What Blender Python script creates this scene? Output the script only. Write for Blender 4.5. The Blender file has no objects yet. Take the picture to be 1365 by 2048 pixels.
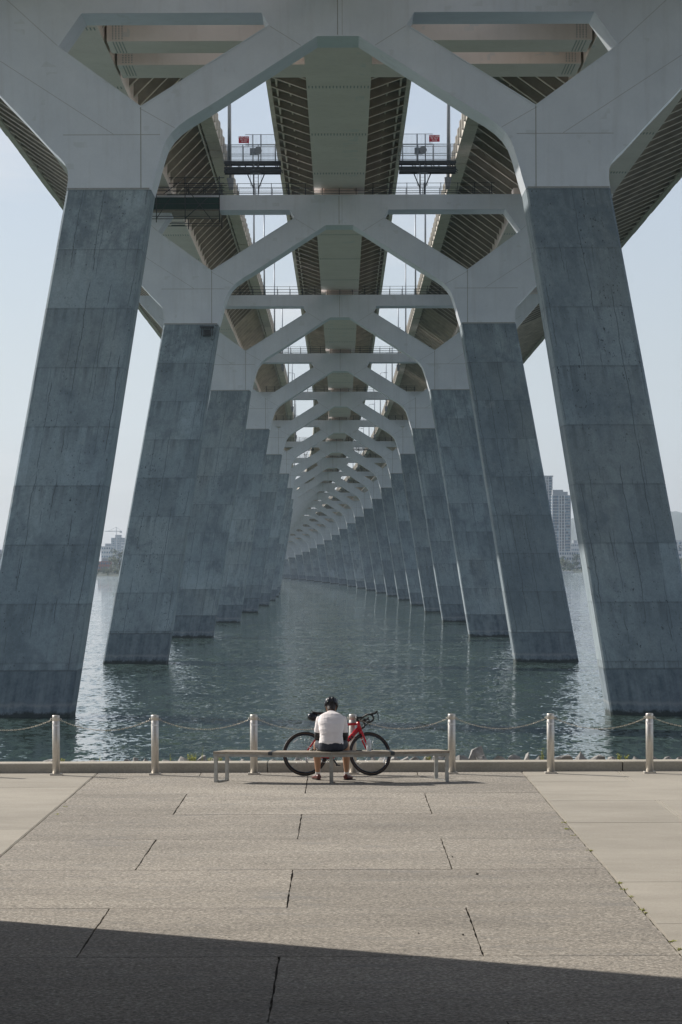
import bpy, bmesh, math, random
import numpy as np
from mathutils import Vector, Matrix, noise as mnoise
from mathutils.geometry import tessellate_polygon
R = math.radians
PI = math.pi
random.seed(7)
scene = bpy.context.scene
COL = scene.collection

# ------------------------------------------------------------------ camera
F = 5700.0          # focal length in photo pixels
CZ = 7.8            # camera height above the water
P = 4.57            # plaza level above the water
VX, VY = 684.0, 1130.0
cam_d = bpy.data.cameras.new('camera')
cam = bpy.data.objects.new('camera', cam_d)
COL.objects.link(cam)
cam_d.sensor_fit = 'AUTO'
cam_d.sensor_width = 36
cam_d.lens = F / 2048 * 36
cam_d.shift_x = -(VX - 682.5) / 2048
cam_d.shift_y = (VY - 1024) / 2048
cam_d.clip_start = 0.5
cam_d.clip_end = 60000
cam.location = (0, 0, CZ)
cam.rotation_euler = (Matrix.Rotation(PI / 2, 4, 'X') @ Matrix.Rotation(-0.0035, 4, 'Z')).to_euler()
scene.camera = cam

# ------------------------------------------------------------------ light
SUN_EL = R(35.5)
SUN_AZ = math.atan2(-1.0, 0.65)
sdir = Vector((math.sin(SUN_AZ) * math.cos(SUN_EL), math.cos(SUN_AZ) * math.cos(SUN_EL), math.sin(SUN_EL)))
world = bpy.data.worlds.new('World')
scene.world = world
world.use_nodes = True
wt = world.node_tree
wt.nodes.clear()
wo = wt.nodes.new('ShaderNodeOutputWorld')
wb = wt.nodes.new('ShaderNodeBackground')
sky = wt.nodes.new('ShaderNodeTexSky')
sky.sky_type = 'NISHITA'
sky.sun_disc = False
sky.sun_elevation = SUN_EL
sky.sun_rotation = SUN_AZ
sky.air_density = 1.0
sky.dust_density = 1.2
sky.ozone_density = 1.5
tc = wt.nodes.new('ShaderNodeTexCoord')
mp = wt.nodes.new('ShaderNodeMapping')
mp.inputs['Scale'].default_value = (3, 3, 14)
cn = wt.nodes.new('ShaderNodeTexNoise')
cn.inputs['Scale'].default_value = 2.2
cn.inputs['Detail'].default_value = 7
cr = wt.nodes.new('ShaderNodeValToRGB')
cr.color_ramp.elements[0].position = 0.60
cr.color_ramp.elements[0].color = (0, 0, 0, 1)
cr.color_ramp.elements[1].position = 0.80
cr.color_ramp.elements[1].color = (0.55, 0.55, 0.55, 1)
cm = wt.nodes.new('ShaderNodeMix')
cm.data_type = 'RGBA'
cm.inputs[7].default_value = (5.6, 5.3, 5.1, 1)
wb.inputs['Strength'].default_value = 0.12
wt.links.new(tc.outputs['Generated'], mp.inputs[0])
wt.links.new(mp.outputs[0], cn.inputs['Vector'])
wt.links.new(cn.outputs['Fac'], cr.inputs[0])
wt.links.new(cr.outputs[0], cm.inputs[0])
veil = wt.nodes.new('ShaderNodeMix'); veil.data_type = 'RGBA'
veil.inputs[0].default_value = 0.68
veil.inputs[7].default_value = (2.98, 3.12, 3.52, 1)
wt.links.new(sky.outputs[0], veil.inputs[6])
wt.links.new(veil.outputs[2], cm.inputs[6])
wt.links.new(cm.outputs[2], wb.inputs['Color'])
wt.links.new(wb.outputs[0], wo.inputs[0])
sl = bpy.data.lights.new('sun', 'SUN')
sl.energy = 4.3
sl.angle = R(0.55)
sl.color = (1.0, 0.93, 0.84)
so = bpy.data.objects.new('sun', sl)
COL.objects.link(so)
so.rotation_euler = (-sdir).to_track_quat('-Z', 'Y').to_euler()
scene.view_settings.view_transform = 'Standard'
scene.view_settings.look = 'None'
scene.view_settings.exposure = 0.43
scene.view_settings.gamma = 1.0
scene.cycles.max_bounces = 8
scene.cycles.diffuse_bounces = 5
scene.cycles.glossy_bounces = 4
scene.cycles.volume_bounces = 1
scene.cycles.caustics_reflective = True
scene.cycles.caustics_refractive = False
scene.cycles.use_denoising = True
scene.cycles.sample_clamp_indirect = 4
scene.cycles.blur_glossy = 1.0

# ------------------------------------------------------------------ helpers
def pw(x, y, d):
    """photo pixel at depth d -> world point"""
    return Vector(((x - VX) * d / F, d, CZ - (y - VY) * d / F))

def tag(o, label=None, cat=None, group=None, kind=None):
    if label: o['label'] = label
    if cat: o['category'] = cat
    if group: o['group'] = group
    if kind: o['kind'] = kind
    return o

def empty(name, loc=(0, 0, 0), rz=0.0, label=None, cat=None, group=None):
    o = bpy.data.objects.new(name, None)
    o.empty_display_size = 0.2
    o.location = loc
    o.rotation_euler = (0, 0, rz)
    COL.objects.link(o)
    tag(o, label, cat, group)
    return o

class MB:
    """collects shapes, links them as one mesh object"""
    def __init__(self):
        self.v = []; self.f = []; self.s = []; self.split = None
    def add(self, vs, fs, smooth=False):
        b = len(self.v)
        self.v += [tuple(v) for v in vs]
        self.f += [tuple(b + i for i in f) for f in fs]
        self.s += [smooth] * len(fs)
    def merge(self, other):
        b = len(self.v); self.split = len(self.f)
        self.v += other.v; self.f += [tuple(b + i for i in f) for f in other.f]; self.s += other.s
    def box(self, x0, x1, y0, y1, z0, z1):
        vs = [(x0, y0, z0), (x1, y0, z0), (x1, y1, z0), (x0, y1, z0), (x0, y0, z1), (x1, y0, z1), (x1, y1, z1), (x0, y1, z1)]
        self.add(vs, [(0, 3, 2, 1), (4, 5, 6, 7), (0, 1, 5, 4), (1, 2, 6, 5), (2, 3, 7, 6), (3, 0, 4, 7)])
    def beam(self, a, b, w, h, up=(0, 0, 1)):
        a = Vector(a); b = Vector(b)
        t = (b - a).normalized()
        u = Vector(up)
        if abs(t.dot(u)) > 0.98: u = Vector((0, 1, 0))
        s = t.cross(u).normalized(); n = s.cross(t).normalized()
        vs = []
        for p in (a, b):
            for i, j in ((-1, -1), (1, -1), (1, 1), (-1, 1)):
                vs.append(p + s * (i * w / 2) + n * (j * h / 2))
        self.add(vs, [(0, 1, 2, 3), (7, 6, 5, 4), (0, 4, 5, 1), (1, 5, 6, 2), (2, 6, 7, 3), (3, 7, 4, 0)])
    def tube(self, pts, r, seg=8, closed=False, cap=True, flat=None):
        pts = [Vector(p) for p in pts]
        n = len(pts)
        rs = r if isinstance(r, (list, tuple)) else [r] * n
        vs = []; prev = None
        for i, p in enumerate(pts):
            if closed: t = pts[(i + 1) % n] - pts[i - 1]
            elif i == 0: t = pts[1] - pts[0]
            elif i == n - 1: t = pts[-1] - pts[-2]
            else: t = (pts[i + 1] - p).normalized() + (p - pts[i - 1]).normalized()
            t.normalize()
            if prev is None:
                u = Vector((0, 0, 1)) if abs(t.z) < 0.9 else Vector((0, 1, 0))
                s = t.cross(u).normalized()
            else:
                s = (prev - t * prev.dot(t)).normalized()
            prev = s
            q = t.cross(s)
            rr = rs[i]
            ra, rb = (rr, rr) if not isinstance(rr, (tuple, list)) else rr
            for k in range(seg):
                a = 2 * PI * k / seg
                vs.append(p + s * (math.cos(a) * ra) + q * (math.sin(a) * rb))
        fs = []
        for i in range(n if closed else n - 1):
            j = (i + 1) % n
            for k in range(seg):
                l = (k + 1) % seg
                fs.append((i * seg + k, i * seg + l, j * seg + l, j * seg + k))
        self.add(vs, fs, True)
        if cap and not closed:
            b = len(self.v) - len(vs)
            self.f.append(tuple(b + k for k in range(seg))[::-1]); self.s.append(False)
            self.f.append(tuple(b + (n - 1) * seg + k for k in range(seg))); self.s.append(False)
    def lathe(self, prof, c=(0, 0, 0), seg=20):
        c = Vector(c); vs = []
        for r, z in prof:
            for k in range(seg):
                a = 2 * PI * k / seg
                vs.append(c + Vector((r * math.cos(a), r * math.sin(a), z)))
        fs = []
        for i in range(len(prof) - 1):
            for k in range(seg):
                l = (k + 1) % seg
                fs.append((i * seg + k, i * seg + l, (i + 1) * seg + l, (i + 1) * seg + k))
        self.add(vs, fs, True)
        b = len(self.v) - len(vs)
        self.f.append(tuple(b + k for k in range(seg))[::-1]); self.s.append(False)
        self.f.append(tuple(b + (len(prof) - 1) * seg + k for k in range(seg))); self.s.append(False)
    def prism(self, poly, y0, y1, holes=()):
        """poly: list of (x,z); extruded along y"""
        loops = [list(poly)] + [list(h) for h in holes]
        flat = [p for l in loops for p in l]
        tris = tessellate_polygon([[Vector((p[0], p[1], 0)) for p in l] for l in loops])
        n = len(flat)
        vs = [(p[0], y0, p[1]) for p in flat] + [(p[0], y1, p[1]) for p in flat]
        fs = []
        for t in tris:
            a, b, c = [Vector((flat[i][0], flat[i][1])) for i in t]
            cr_ = (b - a).x * (c - a).y - (b - a).y * (c - a).x
            t = tuple(t) if cr_ > 0 else tuple(t)[::-1]
            fs.append(t)
            fs.append(tuple(i + n for i in t)[::-1])
        k = 0
        for li, l in enumerate(loops):
            m = len(l)
            area = sum(l[i][0] * l[(i + 1) % m][1] - l[(i + 1) % m][0] * l[i][1] for i in range(m))
            for i in range(m):
                a = k + i; b = k + (i + 1) % m
                f = (a, a + n, b + n, b)
                if (area > 0) == (li == 0): f = f[::-1] if False else f
                else: f = f[::-1]
                # outer CCW (x,z) seen from -y: outward sides
                fs.append(f)
            k += m
        self.add(vs, fs)
    def build(self, name, mat, parent=None, loc=None, fix=False):
        me = bpy.data.meshes.new(name)
        me.from_pydata(self.v, [], self.f)
        me.polygons.foreach_set('use_smooth', self.s)
        for q in (mat if isinstance(mat, (list, tuple)) else [mat]): me.materials.append(q)
        if self.split is not None:
            me.polygons.foreach_set('material_index', [1 if i >= self.split else 0 for i in range(len(self.f))])
        if fix:
            bm = bmesh.new(); bm.from_mesh(me)
            bmesh.ops.recalc_face_normals(bm, faces=bm.faces)
            bm.to_mesh(me); bm.free()
        me.update()
        o = bpy.data.objects.new(name, me)
        COL.objects.link(o)
        if parent: o.parent = parent
        if loc is not None: o.location = loc
        return o

def copy_tree(o, parent=None):
    c = o.copy(); COL.objects.link(c); c.parent = parent
    for ch in list(o.children): copy_tree(ch, c)
    return c

def remesh(mb, name, mat, parent, vox, smooth=4, sub=False, fn=None):
    """fuse the collected shapes into one continuous smooth surface"""
    o = mb.build(name, mat, None, fix=True)
    m = o.modifiers.new('r', 'REMESH'); m.mode = 'VOXEL'; m.voxel_size = vox; m.use_smooth_shade = True
    if smooth:
        s = o.modifiers.new('s', 'SMOOTH'); s.iterations = smooth; s.factor = 0.5
    dg = bpy.context.evaluated_depsgraph_get()
    me = bpy.data.meshes.new_from_object(o.evaluated_get(dg))
    me.name = name
    old = o.data
    o.modifiers.clear()
    o.data = me
    bpy.data.meshes.remove(old)
    if not me.materials: me.materials.append(mat)
    if fn:
        for v in me.vertices: v.co = fn(v.co)
    me.polygons.foreach_set('use_smooth', [True] * len(me.polygons))
    me.update()
    o.parent = parent
    return o

def text_mesh(s, size, name, mat, parent, loc, rot, depth=0.002, align='CENTER', spacing=1.0):
    cu = bpy.data.curves.new(name, 'FONT')
    cu.body = s; cu.size = size; cu.extrude = depth; cu.align_x = align; cu.align_y = 'CENTER'
    cu.space_line = spacing
    t = bpy.data.objects.new(name, cu)
    COL.objects.link(t)
    dg = bpy.context.evaluated_depsgraph_get()
    me = bpy.data.meshes.new_from_object(t.evaluated_get(dg))
    bpy.data.objects.remove(t)
    me.materials.clear(); me.materials.append(mat)
    o = bpy.data.objects.new(name, me)
    COL.objects.link(o)
    o.parent = parent; o.location = loc; o.rotation_euler = rot
    return o

# ------------------------------------------------------------------ materials
class NT:
    def __init__(self, name, rough=0.7, metal=0.0, spec=None):
        self.m = bpy.data.materials.new(name); self.m.use_nodes = True
        self.t = self.m.node_tree; self.t.nodes.clear()
        self.o = self.n('ShaderNodeOutputMaterial'); self.p = self.n('ShaderNodeBsdfPrincipled')
        self.l(self.p.outputs[0], self.o.inputs[0])
        self.p.inputs['Roughness'].default_value = rough
        self.p.inputs['Metallic'].default_value = metal
        if spec is not None: self.p.inputs['Specular IOR Level'].default_value = spec
    def n(self, k, **kw):
        x = self.t.nodes.new(k)
        for a, b in kw.items(): setattr(x, a, b)
        return x
    def l(self, a, b): self.t.links.new(a, b)
    def coord(self, kind='Object', scale=(1, 1, 1), rnd=False):
        c = self.n('ShaderNodeTexCoord')
        out = c.outputs[kind]
        if rnd:
            oi = self.n('ShaderNodeObjectInfo')
            mu = self.n('ShaderNodeVectorMath', operation='SCALE'); 
            cb = self.n('ShaderNodeCombineXYZ')
            self.l(oi.outputs['Random'], cb.inputs[0]); self.l(oi.outputs['Random'], cb.inputs[1]); self.l(oi.outputs['Random'], cb.inputs[2])
            self.l(cb.outputs[0], mu.inputs[0]); mu.inputs['Scale'].default_value = 137.0
            ad = self.n('ShaderNodeVectorMath', operation='ADD')
            self.l(out, ad.inputs[0]); self.l(mu.outputs[0], ad.inputs[1]); out = ad.outputs[0]
        m = self.n('ShaderNodeMapping'); m.inputs['Scale'].default_value = scale
        self.l(out, m.inputs[0])
        return m.outputs[0]
    def noise(self, vec, scale, detail=4, rough=0.55, dist=0.0):
        x = self.n('ShaderNodeTexNoise')
        x.inputs['Scale'].default_value = scale; x.inputs['Detail'].default_value = detail
        x.inputs['Roughness'].default_value = rough; x.inputs['Distortion'].default_value = dist
        self.l(vec, x.inputs['Vector'])
        return x.outputs['Fac']
    def ramp(self, fac, stops):
        x = self.n('ShaderNodeValToRGB'); e = x.color_ramp.elements
        while len(e) < len(stops): e.new(0.5)
        for i, (p, c) in enumerate(stops):
            e[i].position = p
            e[i].color = (c, c, c, 1) if isinstance(c, (int, float)) else (*c, 1)
        self.l(fac, x.inputs[0])
        return x.outputs[0]
    def mix(self, fac, a, b, mode='MIX'):
        x = self.n('ShaderNodeMix', data_type='RGBA', blend_type=mode)
        if isinstance(fac, (int, float)): x.inputs[0].default_value = fac
        else: self.l(fac, x.inputs[0])
        for i, c in ((6, a), (7, b)):
            if isinstance(c, tuple): x.inputs[i].default_value = (*c, 1)
            else: self.l(c, x.inputs[i])
        return x.outputs[2]
    def math(self, op, a, b=None, c=None):
        x = self.n('ShaderNodeMath', operation=op)
        for i, v in enumerate((a, b, c)):
            if v is None: continue
            if isinstance(v, (int, float)): x.inputs[i].default_value = v
            else: self.l(v, x.inputs[i])
        return x.outputs[0]
    def color(self, c):
        if isinstance(c, tuple): self.p.inputs['Base Color'].default_value = (*c, 1)
        else: self.l(c, self.p.inputs['Base Color'])
    def bump(self, h, strength=0.3, dist=0.02):
        b = self.n('ShaderNodeBump'); b.inputs['Strength'].default_value = strength; b.inputs['Distance'].default_value = dist
        self.l(h, b.inputs['Height']); self.l(b.outputs[0], self.p.inputs['Normal'])
        return b

def simple(name, col, rough=0.6, metal=0.0, var=0.12, scale=6.0, bump=0.0, spec=None):
    n = NT(name, rough, metal, spec)
    v = n.coord('Object')
    f = n.noise(v, scale, 5)
    d = tuple(c * (1 - var) for c in col); b = tuple(min(1, c * (1 + var)) for c in col)
    n.color(n.ramp(f, [(0.3, d), (0.7, b)]))
    if bump: n.bump(f, bump, 0.01)
    return n.m

def mat_leg():
    n = NT('leg_concrete', 0.82)
    co = n.n('ShaderNodeTexCoord')
    sep = n.n('ShaderNodeSeparateXYZ'); n.l(co.outputs['Object'], sep.inputs[0])
    oi = n.n('ShaderNodeObjectInfo')
    off = n.math('MULTIPLY', oi.outputs['Random'], 91.0)
    ax = n.math('ABSOLUTE', sep.outputs[0])
    u = n.math('ADD', ax, n.math('MULTIPLY', sep.outputs[2], 0.17))
    cb = n.n('ShaderNodeCombineXYZ')
    n.l(n.math('ADD', u, off), cb.inputs[0]); n.l(n.math('ADD', sep.outputs[1], off), cb.inputs[1]); n.l(sep.outputs[2], cb.inputs[2])
    V = cb.outputs[0]
    def sc(s):
        m = n.n('ShaderNodeMapping'); m.inputs['Scale'].default_value = s; n.l(V, m.inputs[0]); return m.outputs[0]
    big = n.noise(sc((0.16, 0.16, 0.13)), 1.0, 4, 0.55)
    base = n.ramp(big, [(0.30, (0.25, 0.315, 0.365)), (0.5, (0.315, 0.385, 0.43)), (0.70, (0.37, 0.43, 0.455))])
    fine = n.noise(sc((2.6, 2.6, 1.9)), 1.0, 6, 0.72)
    grain = n.noise(sc((13, 13, 11)), 1.0, 3, 0.7)
    c = n.mix(1.0, base, n.ramp(fine, [(0.28, 0.80), (0.5, 1.0), (0.72, 1.10)]), 'MULTIPLY')
    c = n.mix(1.0, c, n.ramp(grain, [(0.3, 0.88), (0.7, 1.1)]), 'MULTIPLY')
    c = n.mix(1.0, c, n.ramp(oi.outputs['Random'], [(0.0, 0.86), (1.0, 1.12)]), 'MULTIPLY')
    # each cast segment has its own tone
    zz = n.math('DIVIDE', n.math('ADD', sep.outputs[2], 40.0 * 3.05), 3.05)
    seg = n.math('FLOOR', zz)
    wn = n.n('ShaderNodeTexWhiteNoise', noise_dimensions='2D')
    cb2 = n.n('ShaderNodeCombineXYZ'); n.l(seg, cb2.inputs[0]); n.l(off, cb2.inputs[1]); n.l(cb2.outputs[0], wn.inputs['Vector'])
    c = n.mix(1.0, c, n.ramp(wn.outputs['Value'], [(0.0, 0.90), (1.0, 1.07)]), 'MULTIPLY')
    # formwork panels and the board lines between them
    pu = n.math('ADD', n.math('MULTIPLY', u, 0.55), n.math('MULTIPLY', wn.outputs['Value'], 0.7))
    pan = n.math('FLOOR', pu)
    wn2 = n.n('ShaderNodeTexWhiteNoise', noise_dimensions='3D')
    cb3 = n.n('ShaderNodeCombineXYZ'); n.l(seg, cb3.inputs[0]); n.l(pan, cb3.inputs[1]); n.l(off, cb3.inputs[2]); n.l(cb3.outputs[0], wn2.inputs['Vector'])
    c = n.mix(1.0, c, n.ramp(wn2.outputs['Value'], [(0.0, 0.86), (1.0, 1.08)]), 'MULTIPLY')
    gate = n.noise(sc((0.5, 0.5, 0.16)), 1.0, 4, 0.6)
    def cracks(freq, seedz, w, amt, lo):
        wv = n.noise(sc((0.35, 0.35, 0.55)), 1.0 + seedz, 5, 0.62)
        lf = n.math('FRACT', n.math('ADD', n.math('ADD', n.math('MULTIPLY', u, freq), seedz * 3.7), n.math('MULTIPLY', wv, 0.35)))
        gt = n.noise(sc((0.9, 0.9, 0.22)), 1.0 + seedz * 0.7, 4, 0.65)
        return n.math('MULTIPLY', n.ramp(lf, [(0.0, 1.0), (w, 0.85), (w * 1.6, 0.0)]), n.ramp(gt, [(lo, 0.0), (lo + 0.05, amt)]))
    c = n.mix(cracks(0.9, 0.0, 0.026, 0.85, 0.46), c, (0.07, 0.09, 0.105))
    c = n.mix(cracks(1.37, 0.45, 0.030, 0.7, 0.52), c, (0.08, 0.10, 0.12))
    # drip marks below each joint, thin runs, blotches made of specks
    jf = n.math('FRACT', zz)
    run = n.noise(sc((2.6, 2.6, 0.10)), 1.0, 5, 0.6)
    drip = n.math('MULTIPLY', n.ramp(jf, [(0.45, 0.0), (1.0, 0.6)]), n.ramp(run, [(0.47, 0.0), (0.62, 1.0)]))
    c = n.mix(drip, c, (0.12, 0.145, 0.165))
    c = n.mix(n.ramp(jf, [(0.965, 0.0), (0.99, 0.25)]), c, (0.10, 0.12, 0.135))
    bl = n.noise(sc((0.42, 0.42, 0.30)), 1.0, 5, 0.6)
    st = n.noise(sc((1.7, 1.7, 1.3)), 1.0, 8, 0.75)
    topseg = n.ramp(n.math('DIVIDE', n.math('MULTIPLY', sep.outputs[2], -1.0), 10.0), [(0.300, 0.09), (0.306, 0.0)])
    bl = n.math('ADD', bl, topseg)
    blot = n.math('MULTIPLY', n.ramp(bl, [(0.50, 0.0), (0.62, 1.0)]), n.ramp(st, [(0.38, 0.1), (0.60, 0.75)]))
    c = n.mix(blot, c, (0.15, 0.19, 0.225))
    pale = n.noise(sc((0.6, 0.6, 0.5)), 1.7, 6, 0.7)
    c = n.mix(n.ramp(pale, [(0.62, 0.0), (0.74, 0.35)]), c, (0.42, 0.45, 0.45))
    pit = n.noise(sc((3.5, 3.5, 2.2)), 2.4, 3, 0.6)
    c = n.mix(n.math('MULTIPLY', n.ramp(pit, [(0.63, 0.0), (0.68, 0.85)]), n.ramp(gate, [(0.44, 0.1), (0.56, 1.0)])), c, (0.05, 0.06, 0.07))
    # tide band by world height: sharp upper edge, mineral line, black wet foot
    g = n.n('ShaderNodeNewGeometry'); sg = n.n('ShaderNodeSeparateXYZ'); n.l(g.outputs['Position'], sg.inputs[0])
    wz = n.math('DIVIDE', n.math('ADD', sg.outputs[2], n.math('MULTIPLY', n.math('SUBTRACT', st, 0.5), 0.8)), 10.0)
    z10 = n.math('DIVIDE', sg.outputs[2], 10.0)
    c = n.mix(n.ramp(n.math('ADD', z10, n.math('MULTIPLY', n.math('SUBTRACT', fine, 0.5), 0.016)), [(0.236, 0.85), (0.241, 0.0)]), c, n.mix(n.ramp(n.math('ADD', n.math('MULTIPLY', st, 0.6), n.math('MULTIPLY', run, 0.4)), [(0.38, 0.0), (0.60, 1.0)]), (0.06, 0.09, 0.125), (0.22, 0.27, 0.305)))
    c = n.mix(n.ramp(z10, [(0.233, 0.0), (0.2375, 0.5), (0.242, 0.5), (0.244, 0.0)]), c, (0.06, 0.075, 0.09))
    c = n.mix(n.ramp(wz, [(0.045, 0.0), (0.062, 0.35), (0.075, 0.0)]), c, (0.42, 0.43, 0.42))
    c = n.mix(n.ramp(wz, [(0.016, 0.9), (0.030, 0.0)]), c, (0.03, 0.042, 0.04))
    n.color(c)
    n.bump(n.mix(0.5, pit, st), 0.3, 0.03)
    return n.m

def mat_steel(name='painted_steel', c0=(0.63, 0.675, 0.735), c1=(0.73, 0.775, 0.83), rough=0.36):
    n = NT(name, rough, 0.0, 0.4)
    v = n.coord('Object', rnd=True)
    f = n.noise(v, 0.35, 5, 0.6)
    c = n.ramp(f, [(0.3, c0), (0.7, c1)])
    m = n.n('ShaderNodeMapping'); m.inputs['Scale'].default_value = (1.2, 1.2, 0.1); n.l(v, m.inputs[0])
    s = n.noise(m.outputs[0], 1.5, 6, 0.6)
    c = n.mix(n.ramp(s, [(0.52, 0.0), (0.75, 0.22)]), c, (c0[0] * 0.66, c0[1] * 0.62, c0[2] * 0.56))
    c = n.mix(1.0, c, n.ramp(n.noise(v, 5.0, 5, 0.7), [(0.3, 0.975), (0.7, 1.015)]), 'MULTIPLY')
    # touched-up paint patches
    br = n.n('ShaderNodeTexBrick'); br.inputs['Scale'].default_value = 0.9; br.inputs['Mortar Size'].default_value = 0.0
    br.inputs['Color1'].default_value = (0, 0, 0, 1); br.inputs['Color2'].default_value = (1, 1, 1, 1)
    sw = n.n('ShaderNodeSeparateXYZ'); n.l(v, sw.inputs[0]); cb = n.n('ShaderNodeCombineXYZ')
    n.l(sw.outputs[0], cb.inputs[0]); n.l(sw.outputs[2], cb.inputs[1]); n.l(cb.outputs[0], br.inputs['Vector'])
    pn = n.noise(v, 0.55, 2)
    pm = n.math('MULTIPLY', n.ramp(br.outputs['Color'], [(0.86, 0.0), (0.88, 1.0)]), n.ramp(pn, [(0.58, 0.0), (0.6, 0.35)]))
    c = n.mix(pm, c, (0.52, 0.56, 0.57))
    n.color(c)
    n.bump(n.noise(v, 1.2, 3), 0.08, 0.02)
    return n.m

def mat_agg():
    n = NT('aggregate_paving', 0.85)
    v = n.coord('Object')
    g = n.noise(v, 32, 3, 0.85)
    g2 = n.noise(v, 16, 5, 0.75)
    big = n.noise(n.coord('Object', (0.5, 1.3, 1)), 0.8, 6, 0.62)
    c = n.ramp(g, [(0.33, (0.085, 0.078, 0.068)), (0.47, (0.27, 0.247, 0.21)), (0.56, (0.33, 0.30, 0.255)), (0.70, (0.60, 0.565, 0.50))])
    c = n.mix(1.0, c, n.ramp(g2, [(0.3, 0.74), (0.7, 1.14)]), 'MULTIPLY')
    c = n.mix(1.0, c, n.ramp(big, [(0.3, 0.80), (0.7, 1.12)]), 'MULTIPLY')
    st = n.noise(n.coord('Object', (0.7, 2.6, 1)), 1.3, 8, 0.7)
    c = n.mix(n.ramp(st, [(0.52, 0.0), (0.68, 0.5)]), c, (0.17, 0.172, 0.17))
    gi = n.n('ShaderNodeNewGeometry'); c = n.mix(1.0, c, n.ramp(gi.outputs['Random Per Island'], [(0.0, 0.92), (1.0, 1.07)]), 'MULTIPLY')
    n.color(c)
    n.bump(n.mix(0.4, g, g2), 0.7, 0.012)
    return n.m

def mat_conc(name, c0, c1, fine=40, bump=0.25, streak=(1, 3, 1)):
    n = NT(name, 0.85)
    v = n.coord('Object')
    b = n.noise(n.coord('Object', streak), 1.1, 7, 0.6)
    c = n.ramp(b, [(0.3, c0), (0.7, c1)])
    gi = n.n('ShaderNodeNewGeometry'); c = n.mix(1.0, c, n.ramp(gi.outputs['Random Per Island'], [(0.0, 0.93), (1.0, 1.05)]), 'MULTIPLY')
    g = n.noise(v, fine, 4, 0.7)
    c = n.mix(1.0, c, n.ramp(g, [(0.3, 0.84), (0.7, 1.1)]), 'MULTIPLY')
    p = n.noise(v, fine * 0.35, 3, 0.6)
    c = n.mix(n.ramp(p, [(0.70, 0.0), (0.78, 0.5)]), c, tuple(x * 0.35 for x in c0))
    n.color(c); n.bump(g, bump, 0.01)
    return n.m

def mat_water():
    n = NT('river_water', 0.025)
    n.p.inputs['IOR'].default_value = 1.33
    big = n.noise(n.coord('Object', (0.02, 0.006, 1)), 1.0, 3)
    n.color(n.ramp(big, [(0.3, (0.038, 0.064, 0.054)), (0.7, (0.058, 0.092, 0.074))]))
    # surface slopes of crossing wave trains, straight from noise vectors
    def slope(scale, amp, det, dist, gate=None):
        m = n.coord('Object', scale)
        x = n.n('ShaderNodeTexNoise'); x.inputs['Scale'].default_value = 1.0; x.inputs['Detail'].default_value = det
        x.inputs['Roughness'].default_value = 0.6; x.inputs['Distortion'].default_value = dist
        n.l(m, x.inputs['Vector'])
        sb = n.n('ShaderNodeVectorMath', operation='SUBTRACT'); n.l(x.outputs['Color'], sb.inputs[0]); sb.inputs[1].default_value = (0.5, 0.5, 0.5)
        mu = n.n('ShaderNodeVectorMath', operation='MULTIPLY'); n.l(sb.outputs[0], mu.inputs[0]); mu.inputs[1].default_value = (amp * 1.25, amp, 0)
        return mu.outputs[0]
    def add(p, q):
        x = n.n('ShaderNodeVectorMath', operation='ADD'); n.l(p, x.inputs[0]); n.l(q, x.inputs[1]); return x.outputs[0]
    sl_ = add(slope((0.20, 0.16, 1), 0.28, 2, 0.3), add(slope((1.0, 0.42, 1), 0.55, 3, 0.5), slope((3.4, 1.1, 1), 1.0, 3, 0.4)))
    gust = n.noise(n.coord('Object', (0.035, 0.012, 1)), 1.0, 4, 0.6)
    sc_ = n.n('ShaderNodeVectorMath', operation='SCALE'); n.l(sl_, sc_.inputs[0]); n.l(n.ramp(gust, [(0.35, 0.55), (0.65, 1.0)]), sc_.inputs['Scale'])
    up = n.n('ShaderNodeNewGeometry')
    nm = n.n('ShaderNodeVectorMath', operation='NORMALIZE'); n.l(add(up.outputs['Normal'], sc_.outputs[0]), nm.inputs[0])
    n.l(nm.outputs[0], n.p.inputs['Normal'])
    return n.m

def mat_foliage(name, cols):
    n = NT(name, 0.7)
    oi = n.n('ShaderNodeNewGeometry')
    v = n.coord('Object')
    f = n.noise(v, 0.6, 4)
    r = n.math('ADD', n.math('MULTIPLY', f, 0.6), n.math('MULTIPLY', oi.outputs['Random Per Island'], 0.4))
    n.color(n.ramp(r, [(0.25, cols[0]), (0.5, cols[1]), (0.75, cols[2])]))
    return n.m

def mat_wood():
    n = NT('weathered_wood', 0.75)
    g = n.noise(n.coord('Object', (2.5, 70, 40)), 1.0, 6, 0.65)
    c = n.ramp(g, [(0.25, (0.16, 0.135, 0.105)), (0.5, (0.33, 0.29, 0.235)), (0.75, (0.46, 0.42, 0.35))])
    n.color(c); n.bump(g, 0.3, 0.004)
    return n.m

def mat_glass_tower():
    n = NT('tower_glass', 0.25, 0.0, 0.8)
    v = n.coord('Object', (0.45, 0.45, 0.33))
    w = n.n('ShaderNodeTexWhiteNoise', noise_dimensions='3D')
    fl = n.n('ShaderNodeVectorMath', operation='FLOOR'); n.l(v, fl.inputs[0]); n.l(fl.outputs[0], w.inputs['Vector'])
    n.color(n.ramp(w.outputs['Value'], [(0.0, (0.01, 0.035, 0.075)), (0.6, (0.04, 0.10, 0.165)), (1.0, (0.20, 0.30, 0.38))]))
    return n.m

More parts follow.
